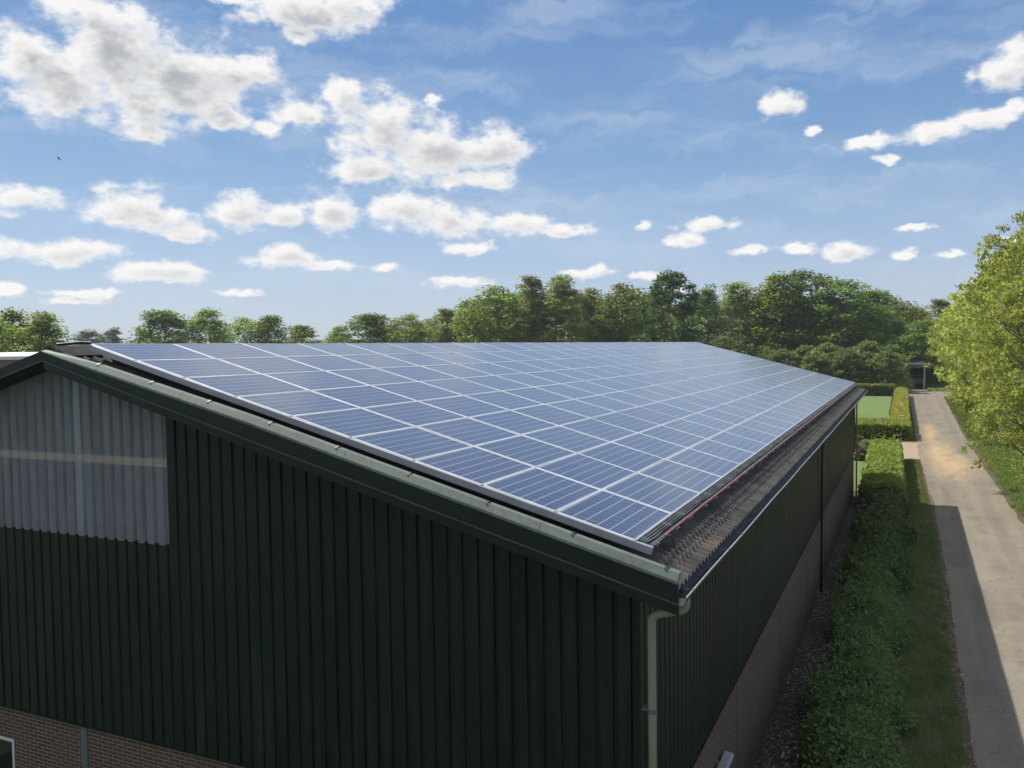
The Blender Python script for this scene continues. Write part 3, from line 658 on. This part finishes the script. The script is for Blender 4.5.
for n_,(x,y,h,s,v,lab) in enumerate(RT):
    src=rt_near if v=='n' else rt_far
    if v in used: o=copy_tree(src)
    else: o=src; used.add(v)
    o.name='roadside_tree'; o.location=(x,y,0); o.scale=(s,s,h/14.5); o.rotation_euler=(0,0,n_*2.1+1)
    tag(o,'yellow green '+lab,'tree','yellow green trees along the lane')
    if n_==1:      # a leafy bough reaching over the lane
        inv=Matrix.LocRotScale(Vector(o.location),o.rotation_euler,Vector(o.scale)).inverted(); rng=np.random.default_rng(9)
        mb=MB(); mb.tube([(9.4,51.5,5.6),(8.0,48.5,3.6),(6.7,46,1.9),(6.2,45.4,1.5)],[.05,.035,.02,.006],6); mb.tube([(8.0,48.5,3.6),(6.6,46.2,2.7),(5.5,45,2.35)],[.03,.015,.004],6)
        br=mb.build('bough',M['bark'],o,smooth=True); br.matrix_parent_inverse=inv
        K=np.repeat(np.array([(5.6,45,2.3),(5.95,45.3,2.45),(6.3,45.8,2.6),(6.25,45.4,1.5),(6.6,45.9,1.75),(7.3,47.2,2.9),(7.9,48.4,3.6)]),26,axis=0); K=K+rng.normal(0,.15,K.shape)
        lf=quads('leaves',leafquads(K,.11,rng,.6,.2),L['yellow'],o); lf.matrix_parent_inverse=inv
# shrubs
SHR=[(-17.6,147.3,7.1,7.0,'left of the shrub bank, reddish topped'),(-14.3,150.7,7.5,6.6,'second from left in the shrub bank'),(-10.4,149.1,8.0,7.4,'tall middle bush of the shrub bank'),(-12.0,144.9,6.5,6.2,'front bush just behind the roof corner'),(-6.9,145.3,7.1,6.8,'front bush right of the roof corner'),(-4.0,149.5,8.1,7.4,'tall right bush of the shrub bank'),(-0.8,145.6,6.7,5.9,'rightmost bush, beside the shed'),(-7.8,143.5,5.2,5.2,'low front bush above the far hedge'),(-21.4,148.8,7.5,6.6,'leftmost, partly behind the panels'),(-3.4,144.5,5.2,5.0,'low bush behind the far hedge corner'),(1.2,152,5.6,3.6,'small dark bush against the shed post')]
sp=make_tree(8,3.5,.3,'dome',150,42,.20,.85,401,L['shrub'],.12,.4,.45,limbs=40); sp2=make_tree(8,3.5,.3,'dome',150,42,.20,.85,402,L['shrub'],.12,.4,.45,limbs=40)
for i,(x,y,h,w,lab) in enumerate(SHR):
    src=(sp,sp2)[i%2]; o=src if i<2 else copy_tree(src); o.name='shrub'; o.location=(x,y,0); o.rotation_euler=(0,0,i*1.7); s=w/2*1.12/3.5; o.scale=(s,s,h/8)
    tag(o,'grey green rounded shrub, '+lab,'shrub','shrub bank beyond the barn')
for c in (sp,sp2):
    for ch in c.children:
        if ch.name.startswith('trunk'): pass

def hedge(name,x0,x1,y0,y1,h,den,lsz,lm,lab,cat='hedge',seed=1,bump=.08,shoots=0,round_=.12,taper=None):
    """clipped hedge: leaves through the outer skin of an uneven box, over a twiggy core. taper: x shift with y"""
    rng=np.random.default_rng(seed); W=x1-x0; D=y1-y0
    areas=[W*D,D*h,D*h,W*h,W*h]; n=(np.array(areas)*den).astype(int); P=[]
    for k,m_ in enumerate(n):
        u=rng.random(m_);v=rng.random(m_)
        if k==0: p=np.stack([x0+W*u,y0+D*v,np.full(m_,h)],1); nn=np.array([0,0,1.])
        if k==1: p=np.stack([np.full(m_,x0),y0+D*u,h*v],1); nn=np.array([-1.,0,0])
        if k==2: p=np.stack([np.full(m_,x1),y0+D*u,h*v],1); nn=np.array([1.,0,0])
        if k==3: p=np.stack([x0+W*u,np.full(m_,y0),h*v],1); nn=np.array([0,-1.,0])
        if k==4: p=np.stack([x0+W*u,np.full(m_,y1),h*v],1); nn=np.array([0,1.,0])
        f=(np.sin(p[:,1]*1.9+seed)+np.sin(p[:,0]*3.1+p[:,1]*.83)+np.sin(p[:,1]*4.7+p[:,2]*3+1)+np.sin(p[:,0]*5+p[:,2]*4.1))*.25
        off=f*bump+rng.normal(0,bump*.35,m_)-np.abs(rng.normal(0,bump*.5,m_))
        p=p+nn*off[:,None]; P.append(p)
    P=np.concatenate(P)
    # round the shoulders
    ex=np.minimum(P[:,0]-x0,x1-P[:,0]); ez=h-P[:,2]; k=np.clip(1-(ex+ez)/(round_*2),0,1)
    P[:,2]-=k*round_*.6; P[:,0]+=np.where(P[:,0]<(x0+x1)/2,1,-1)*k*round_*.5
    if shoots:
        m_=int(shoots*W*D); q=np.stack([rng.uniform(x0,x1,m_),rng.uniform(y0,y1,m_),h+rng.exponential(bump*1.2,m_)],1); P=np.concatenate([P,q])
    P[:,0]+=bump*.9*(np.sin(P[:,1]*.9+seed)+.6*np.sin(P[:,1]*2.3+1))*(P[:,0]-(x0+x1)/2)/(W/2)*(1 if bump>.15 else .2)
    P[:,2]+=bump*.32*(np.sin(P[:,1]*1.35+P[:,0]*2)+np.sin(P[:,0]*4.2-P[:,1]*.8))*(P[:,2]/h)*(1 if bump>.15 else .3)
    P[:,2]=np.maximum(P[:,2],.02)
    def sh(y): return 0 if taper is None else taper*(y-y0)/D
    P[:,0]+=np.array([0.0]) if taper is None else taper*(P[:,1]-y0)/D
    V=leafquads(P,lsz,rng,.6,.25)
    e=bump*2.1; xs=[x0+e,x1-e]; ny=max(2,int(D/2)); ev=[];ef=[]
    for i in range(ny+1):
        y=y0+e+(D-2*e)*i/ny; s=sh(y); ev+=[(xs[0]+s,y,0),(xs[0]+s,y,h-e*1.25),(xs[1]+s,y,h-e*1.25),(xs[1]+s,y,0)]
    for i in range(ny):
        a=4*i
        for k in range(3): ef.append((a+k,a+k+1,a+5+k,a+4+k))
    ef+=[(0,3,2,1),(4*ny,4*ny+1,4*ny+2,4*ny+3)]
    o=quads(name,V,[lm,M['core']],None,extra=(ev,ef)); return tag(o,lab,cat)
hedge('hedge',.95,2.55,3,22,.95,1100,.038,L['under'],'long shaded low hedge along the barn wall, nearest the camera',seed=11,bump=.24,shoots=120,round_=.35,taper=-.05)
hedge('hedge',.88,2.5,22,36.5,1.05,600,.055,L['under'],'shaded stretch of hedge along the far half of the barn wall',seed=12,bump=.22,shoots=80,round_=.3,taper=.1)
hedge('hedge',.55,2.55,37,58,1.35,260,.095,L['hedge'],'bright clipped hedge beside the lane before the paved entrance',seed=13,bump=.13,shoots=16,round_=.18,taper=-.35)
hedge('hedge',1.05,2.7,77,136,1.35,90,.15,L['hedgey'],'yellow green clipped hedge between lawn and lane',seed=14,bump=.10,round_=.2,taper=-.4)
hedge('hedge',-9,2.8,71,76.4,1.35,90,.14,L['hedge'],'dark hedge running crosswise at the near edge of the lawn',seed=15,bump=.12,round_=.2)
hedge('hedge',-46,.5,136,139,1.75,60,.17,L['hedge'],'hedge crosswise along the far edge of the lawn',seed=16,bump=.12,round_=.2)
# rose bushes at the entrance
rb=make_tree(1.9,1.1,.15,'dome',50,60,.075,.32,501,L['rose'],.03,.3,.4,limbs=16)
for i,(x,y,s,lab) in enumerate(((-.75,57.2,.8,'reddish flowering bush at the barn corner, left'),(-.05,56.4,.7,'grey green bush beside the bright hedge'),(-2.2,57.8,1.15,'reddish bush mostly behind the barn corner'))):
    o=rb if i==0 else copy_tree(rb); o.name='flowering_bush'; o.location=(x,y,0); o.rotation_euler=(0,0,i*2.); o.scale=(s,s,s*1.05); tag(o,lab,'bush','bushes by the paved entrance')

# garden fence by the lawn
fn=empty('garden_fence',(.62,110,0)); tag(fn,'low dark wire fence between lawn and yellow hedge','fence')
for k in range(12):
    y=-21+k*3.9; mb=MB(); mb.box(-.04-.0085*(y),.04-.0085*(y),y-.04,y+.04,0,1.15); mb.build('post',M['fence'],fn)
mb=MB()
for z in (.35,.7,1.08): mb.tube([(-.0085*y,y,z) for y in (-21,0,22)],.022,5)
mb.build('rails',M['fence'],fn)

# open shed at the end of the lane
sh=empty('open_shed',(2.75,157.6,0)); tag(sh,'dark open fronted shed with flat roof at the end of the lane','shed')
mb=MB(); mb.box(-2.5,2.5,0,7,4.45,4.62); mb.box(-2.5,2.5,-.12,-.002,4.35,4.7); mb.build('roof',M['shedmetal'],sh)
mb=MB(); mb.box(-2.4,2.4,-.06,.02,3.75,4.34); mb.build('lintel',M['shedwall'],sh)
mb=MB(); mb.box(-2.4,-2.28,.02,6.9,0,4.44); mb.box(2.28,2.4,.02,6.9,0,4.44); mb.box(-2.27,2.27,6.8,6.92,0,4.44); mb.build('wall',M['shedwall'],sh)
for x in (-2.55,1.95):
    mb=MB(); mb.prism([(x,0),(x+.32,0),(x+(.72 if x<0 else .40),3.74),(x+(.40 if x<0 else .18),3.74)],'y',-.2,-.07); mb.build('post',M['shedmetal'],sh)
for k,(z,h) in enumerate(((.9,.9),(1.9,.12),(2.3,.12))):
    mb=MB(); mb.box(-.3,2.2,3,3.1,z,z+h); mb.build('rail',M['shedmetal'],sh)
mb=MB(); mb.box(-2.0,-1.1,.6,.7,0,3.3); mb.build('door',M['redbrown'],sh)

# barn with white roof edge at the left
lb=empty('white_roofed_shed',(-50,24,0)); tag(lb,'white edged flat roof of a low red brown outbuilding at far left','outbuilding'); lb.rotation_euler=(0,0,R(30))
mb=MB(); mb.prism([(0,8.12),(14,8.30),(14,8.62),(0,8.36)],'x',-16,5.6); bevel(mb.build('roof',M['whiteroof'],lb),.03,2)
mb=MB(); mb.box(-15.8,5.4,.15,13.8,0,8.1); mb.build('wall',M['redbrown'],lb)

# bird
mb=MB(); mb.tube([(-.10,0,0),(-.05,0,.0),(0,0,.01),(.05,0,.005),(.09,0,0),(.13,0,-.005)],[.004,.024,.032,.03,.018,.004],8)
for s in (1,-1): mb.add([(.05,s*.02,.015),(-.03,s*.02,.012),(-.07,s*.16,.10),(-.09,s*.29,.09),(-.04,s*.28,.10),(.03,s*.14,.11)],[(0,1,2,5),(5,2,3,4)])
mb.add([(-.09,.01,0),(-.09,-.01,0),(-.19,-.035,0),(-.16,0,.003),(-.19,.035,0)],[(0,1,2,3),(0,3,4)])
bd=tag(mb.build('bird',M['bird'],smooth=True),'tiny dark bird flying high below the big cloud','bird'); bd.location=(-44.7,27.3,20.4); bd.rotation_euler=(R(25),R(-20),R(70))

# grass
def blades(name,n,xf,yr,hgt,seed,lab,wd=.006,lm='grass'):
    rng=np.random.default_rng(seed); y=yr[0]+(yr[1]-yr[0])*rng.random(n)**1.0; x0,x1=xf(y); x=x0+(x1-x0)*rng.random(n)
    cl=.5+.5*np.sin(x*2.3+np.sin(y*1.1)*2)*np.sin(y*1.7+x); keep=rng.random(n)<.12+.75*(.5+.5*np.sin(x*5.1+np.sin(y*2.7)*1.3)*np.sin(y*3.1+x*2)); x,y,cl=x[keep],y[keep],cl[keep]; n=len(x); h=hgt*rng.uniform(.45,1.2,n)*(.55+.6*cl)
    a=rng.uniform(0,6.283,n); w=wd*rng.uniform(.7,1.5,n); ln=rng.normal(0,.35,(n,2))*h[:,None]
    z=np.zeros(n); B=np.stack([x,y,z],1); d=np.stack([np.cos(a)*w,np.sin(a)*w,z],1); T=B+np.stack([ln[:,0],ln[:,1],h],1); Mi=B+np.stack([ln[:,0]*.3,ln[:,1]*.3,h*.55],1)
    V=np.stack([B-d,B+d,Mi+d*.8,T],1); o=quads(name,V,L[lm]); return tag(o,lab,'grass',kind='stuff')
one=lambda y:(np.full_like(y,2.45),np.full_like(y,3.88))
blades('grass',64000,one,(5,34),.11,1,'shaded grass strip between the low hedge and the lane',.007)
blades('grass',18000,lambda y:(np.full_like(y,2.3),3.85-(y-34)*.018),(34,58),.14,2,'sunny grass edge beside the bright hedge',.012)
blades('grass',90000,lambda y:(7.62+np.sin(y*.9)*.12+np.sin(y*2.3)*.1,np.full_like(y,13.5)),(24,70),.26,3,'tall verge grass under the roadside trees',.015,'verge')
blades('grass',60000,lambda y:(7.35+np.sin(y*.9)*.12+np.clip(y-134,0,8)*.6,np.full_like(y,14.5)),(70,141),.30,4,'verge grass further along the lane',.03,'verge')
blades('grass',9000,lambda y:(2.75-(y-77)*.006,3.2-(y-77)*.012),(77,136),.2,6,'grass edge beside the yellow hedge',.03)
blades('grass',9000,lambda y:(np.full_like(y,5.4),np.full_like(y,16.)),(150,158),.5,7,'rough grass beside the shed',.05,'verge')
# weeds: broad leaves in the verge
rng=np.random.default_rng(77); n=26000; P=np.stack([rng.uniform(8.4,14,n),rng.uniform(28,120,n),rng.gamma(2,.16,n)],1); k=np.sin(P[:,0]*1.7+P[:,1]*.6)*np.sin(P[:,1]*.9)>-.1; P=P[k]
tag(quads('undergrowth',leafquads(P,.085,rng,.6,.4),L['hedge']),'broad leaved weeds growing beneath the roadside trees','undergrowth',kind='stuff')
n=3400; P=np.stack([rng.uniform(.05,1.25,n),rng.uniform(3,40,n)**1.0,rng.uniform(.012,.035,n)],1)
tag(quads('leaf_litter',leafquads(P,.028,rng,.6,3),L['litter']),'dry leaves scattered on the gravel by the barn wall','leaves',kind='stuff')
n=1500; yy=rng.uniform(5,60,n); P=np.stack([3.9-(np.clip(yy-40,0,20))*.02+rng.normal(0,.14,n),yy,rng.uniform(.014,.03,n)],1)
tag(quads('road_edge_litter',leafquads(P,.03,rng,.6,3),L['litter']),'leaf crumbs along the left edge of the lane','leaves',kind='stuff')

# ------------------------------------------------------------------ world: Nishita sky with cumulus and thin high cloud
w=bpy.data.worlds.new('World'); scene.world=w; w.use_nodes=True; nt=w.node_tree; nt.nodes.clear(); g=G(nt)
out=nt.nodes.new('ShaderNodeOutputWorld'); 
sky=nt.nodes.new('ShaderNodeTexSky'); sky.sky_type='NISHITA'; sky.sun_disc=False
sky.sun_elevation=math.asin(SUN.z); sky.sun_rotation=math.atan2(SUN.x,SUN.y); sky.altitude=0; sky.air_density=1.0; sky.dust_density=1.2; sky.ozone_density=1.6
d=g.n('ShaderNodeTexCoord').outputs['Generated']; x=g.xyz(d)
az=g.math('ARCTAN2',x[0],x[1]); el=g.math('ARCSINE',x[2]); P=g.comb(az,el,0)
BL=[(-0.9113,0.2677,0.0465,0.0298),(-0.8635,0.3107,0.0535,0.0351),(-0.811,0.2878,0.0767,0.0384),(-0.7395,0.2967,0.0402,0.0197),(-0.8368,0.2493,0.0447,0.0216),(-0.9418,0.287,0.0358,0.0236),(-0.7765,0.2661,0.0415,0.0198),(-0.8324,0.2338,0.0218,0.0099),(-0.8859,0.3399,0.0426,0.0108),(-0.6576,0.3608,0.0831,0.0229),(-0.6134,0.3719,0.0503,0.0172),(-0.6669,0.339,0.024,0.0097),(-0.7321,0.3666,0.0317,0.0075),(-0.6712,0.2603,0.0384,0.0205),(-0.6212,0.2799,0.0279,0.0164),(-0.5885,0.2443,0.051,0.0398),(-0.5208,0.2237,0.0805,0.0364),(-0.4517,0.2257,0.0519,0.0237),(-0.6006,0.2033,0.0452,0.0194),(-0.4811,0.191,0.052,0.0132),(-0.5209,0.277,0.0103,0.0115),(-0.7512,0.2497,0.0315,0.0101),(-0.704,0.2422,0.0215,0.0093),(-0.9509,0.1537,0.0375,0.0166),(-0.8544,0.1526,0.0413,0.0235),(-0.8206,0.1386,0.0353,0.0146),(-0.7958,0.13,0.0328,0.0085),(-0.733,0.1534,0.0407,0.0203),(-0.6903,0.1503,0.0306,0.0141),(-0.6386,0.1546,0.0358,0.023),(-0.5564,0.1533,0.0458,0.0222),(-0.505,0.1443,0.0578,0.0179),(-0.4299,0.1413,0.052,0.0146),(-0.3721,0.1335,0.0322,0.009),(-0.4882,0.1148,0.0347,0.0091),(-0.9169,0.1049,0.062,0.0121),(-0.9569,0.1073,0.0221,0.0099),(-0.8222,0.0848,0.0508,0.0138),(-0.6915,0.102,0.0395,0.0143),(-0.6422,0.0958,0.0392,0.0067),(-0.5793,0.0936,0.0194,0.0057),(-0.9644,0.0654,0.0148,0.008),(-0.8999,0.0635,0.0359,0.0052),(-0.9048,0.0552,0.0281,0.0041),(-0.4946,0.076,0.0371,0.0069),(-0.3439,0.0851,0.0321,0.0068),(-0.7459,0.0652,0.0266,0.0055),(-0.1325,0.2577,0.025,0.0151),(-0.0983,0.2261,0.0092,0.0061),(0.0818,0.2613,0.029,0.0201),(0.0963,0.2744,0.0211,0.018),(-0.0361,0.209,0.0347,0.008),(0.0165,0.2132,0.0384,0.0107),(0.0664,0.2196,0.0313,0.0114),(0.0925,0.2263,0.017,0.0093),(-0.0262,0.1919,0.0164,0.005),(-0.2136,0.1349,0.035,0.0077),(-0.2336,0.1202,0.0243,0.0078),(-0.2806,0.1353,0.0102,0.0067),(-0.1593,0.105,0.0234,0.0066),(-0.1169,0.1041,0.0269,0.0065),(-0.0655,0.0982,0.0259,0.0106),(-0.0084,0.0929,0.0153,0.0062),(0.0029,0.116,0.0188,0.0041),(-0.2777,0.079,0.0226,0.0057),(-0.2507,0.0624,0.0246,0.0057),(0.0937,0.0994,0.0171,0.0049),(0.0358,0.0913,0.0146,0.0041),
# outside the view: clouds added as fill light for the shade; they also show in the glass
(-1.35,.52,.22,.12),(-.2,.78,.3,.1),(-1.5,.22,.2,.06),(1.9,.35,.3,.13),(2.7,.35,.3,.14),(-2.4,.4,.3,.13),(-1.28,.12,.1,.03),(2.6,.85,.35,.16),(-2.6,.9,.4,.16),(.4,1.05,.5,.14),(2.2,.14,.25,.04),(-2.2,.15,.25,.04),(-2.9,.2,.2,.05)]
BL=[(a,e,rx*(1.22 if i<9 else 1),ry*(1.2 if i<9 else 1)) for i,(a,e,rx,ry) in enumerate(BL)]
SUNOFF=(-.012,.014,0)
wide=[q for q in BL if q[2]*q[3]>.00018 and -1.05<q[0]<.15]
SOFF=g.vm('SCALE',SUNOFF); g.nt.links.new(g.mr(el,.08,.30,.45,1.1),SOFF.node.inputs[3])
def field(Pv,lst):
    sv=g.vm('MULTIPLY',Pv,(1,1.5,1))
    wp=g.vm('SUBTRACT',g.noise(sv,22,4,.65,col=True),(.5,.5,.5)); Pw=g.vm('ADD',Pv,g.vm('MULTIPLY',wp,(.042,.024,0)))
    dd=None
    for (a,e,rx,ry) in lst:
        q=g.vm('LENGTH',g.vm('MULTIPLY_ADD',Pw,(1/(rx*1.02),1/(ry*1.04),0),(-a/(rx*1.02),-e/(ry*1.04),0)))
        dd=q if dd is None else g.math('SMOOTH_MIN',dd,q,.3)
    dd=g.math('SUBTRACT',1,dd)
    n_=g.math('ADD',g.math('MULTIPLY',g.math('SUBTRACT',g.noise(sv,26,6,.55),.5),2.1),g.math('MULTIPLY',g.math('SUBTRACT',g.noise(sv,90,5,.55),.5),.62))
    return dd,g.math('ADD',dd,n_),wp,g.math('MULTIPLY_ADD',n_,.85,dd)
# thin streaky high cloud
ci=g.noise(g.vm('MULTIPLY',g.vm('ADD',P,g.vm('MULTIPLY',g.vm('SUBTRACT',g.noise(P,22,3,.6,col=True),(.5,.5,.5)),(.1,.05,0))),(1.2,7,1)),3.2,7,.58); cm=g.math('MULTIPLY',g.mr(ci,.42,.72,0,.42,True),g.mr(el,.0,.12,.5,1))
skc=g.mix(1.0,sky.outputs[0],(.50,.66,.72),'MULTIPLY')
grad=g.ramp(g.mr(el,-.05,.95),[(.03,(4.2,4.5,5.2)),(.10,(3.5,4.05,5.1)),(.16,(2.7,3.5,5.0)),(.27,(1.5,2.5,4.25)),(.42,(.85,1.75,3.65)),(.75,(.8,1.6,3.4))])
skc=g.mix(.78,skc,grad)
base=g.mix(cm,skc,(4.1,4.6,5.4))
high=g.math('MULTIPLY',g.mr(el,.45,.75,0,.62,True),g.math('MULTIPLY',g.mr(ci,.3,.6,.6,1),g.mr(x[0],-.3,.6,1.15,.35)),clamp=True); base=g.mix(high,base,(5.3,5.1,4.7))  # unseen warm-white veil overhead, added as fill light, thinner on the right
def near(lst,a0,a1,e0,e1):
    return [q for q in lst if q[0]+q[2]*2.3+.03>a0 and q[0]-q[2]*2.3-.03<a1 and q[1]+q[3]*2.4+.02>e0 and q[1]-q[3]*2.4-.02<e1]
def region(a0,a1,e0,e1):
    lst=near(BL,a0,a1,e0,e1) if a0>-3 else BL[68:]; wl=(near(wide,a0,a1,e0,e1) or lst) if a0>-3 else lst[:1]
    dens,dn,warp,ds=field(P,lst)
    d2,dn2,_,ds2=field(g.vm('ADD',P,SOFF),wl)
    cov=g.mr(dn,-.22,.58,0,1,True)
    cov=g.math('MULTIPLY',cov,g.mr(dens,-.75,.05,0,1,True)); cov=g.math('POWER',cov,1.15)
    # shade: cloud standing between this point and the sun darkens it, thin rims stay white
    thick=g.mr(ds,.10,1.0,0,1,True)
    over=g.mr(ds2,-.05,.9,0,1,True)
    g1=g.math('MULTIPLY',g.math('ADD',g.math('MULTIPLY',over,.85),.15),g.math('ADD',g.math('MULTIPLY',thick,.75),.18),clamp=True)
    g1=g.math('MULTIPLY',g1,g.mr(el,.08,.29,.5,1.),clamp=True)
    ccol=g.mix(g1,(6.6,6.5,6.4),(2.7,2.85,3.15))
    b=g.n('ShaderNodeBackground'); g.put(b.inputs[0],g.mix(cov,base,ccol)); b.inputs[1].default_value=.10; return b.outputs[0]
def inside(a0,a1,e0,e1):
    m=g.math('MULTIPLY',g.math('GREATER_THAN',az,a0),g.math('LESS_THAN',az,a1)); return g.math('MULTIPLY',m,g.math('MULTIPLY',g.math('GREATER_THAN',el,e0),g.math('LESS_THAN',el,e1)))
b0=g.n('ShaderNodeBackground'); g.put(b0.inputs[0],base); b0.inputs[1].default_value=.10; surf=b0.outputs[0]
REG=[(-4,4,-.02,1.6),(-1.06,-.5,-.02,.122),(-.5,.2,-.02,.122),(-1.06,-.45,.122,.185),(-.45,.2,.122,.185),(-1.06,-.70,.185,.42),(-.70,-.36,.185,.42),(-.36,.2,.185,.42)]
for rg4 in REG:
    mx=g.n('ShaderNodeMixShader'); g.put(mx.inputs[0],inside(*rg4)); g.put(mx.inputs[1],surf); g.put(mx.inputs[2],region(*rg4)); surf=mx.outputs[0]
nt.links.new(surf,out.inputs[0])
w.cycles.sampling_method='MANUAL'; w.cycles.sample_map_resolution=1024

# haze: even thin air round the whole place
mb=MB(); mb.box(-420,180,-120,520,-1.0,32.0)
m,nt2,o2=mat('thin_air'); pv=nt2.nodes.new('ShaderNodeVolumePrincipled'); pv.inputs['Color'].default_value=(.86,.91,1,1); pv.inputs['Density'].default_value=.00022; pv.inputs['Anisotropy'].default_value=.2
nt2.links.new(pv.outputs[0],o2.inputs['Volume']); tag(mb.build('haze',m),kind='stuff')

# sun
sl=bpy.data.lights.new('sun','SUN'); sl.energy=3.4; sl.angle=R(.53); sl.color=(1,.955,.88); so=bpy.data.objects.new('sun',sl); link(so); so.rotation_euler=SUN.to_track_quat('Z','Y').to_euler(); so.location=(-30,20,60)

# camera
yaw,pit,roll=-.4360,.0431,-.0145
cy,sy,cp,sp_=math.cos(yaw),math.sin(yaw),math.cos(pit),math.sin(pit)
f=Vector((sy*cp,cy*cp,-sp_)); r=Vector((cy,-sy,0)); u=r.cross(f)
cr,sr=math.cos(roll),math.sin(roll); r2=r*cr+u*sr; u2=u*cr-r*sr
cam=bpy.data.cameras.new('camera'); co=bpy.data.objects.new('camera',cam); link(co)
mtx=Matrix(((r2.x,u2.x,-f.x,2.8313),(r2.y,u2.y,-f.y,-9.3505),(r2.z,u2.z,-f.z,8.4695),(0,0,0,1))); co.matrix_world=mtx
cam.sensor_width=36; cam.lens=857.42/1024*36; cam.clip_end=12000; cam.clip_start=.05
scene.camera=co
vs_=scene.view_settings; vs_.view_transform='Standard'; vs_.look='None'; vs_.exposure=.6; vs_.gamma=1; vs_.use_curve_mapping=False
scene.cycles.max_bounces=6; scene.cycles.transparent_max_bounces=8; scene.cycles.volume_bounces=0; scene.cycles.diffuse_bounces=3; scene.cycles.glossy_bounces=3; scene.cycles.transmission_bounces=4
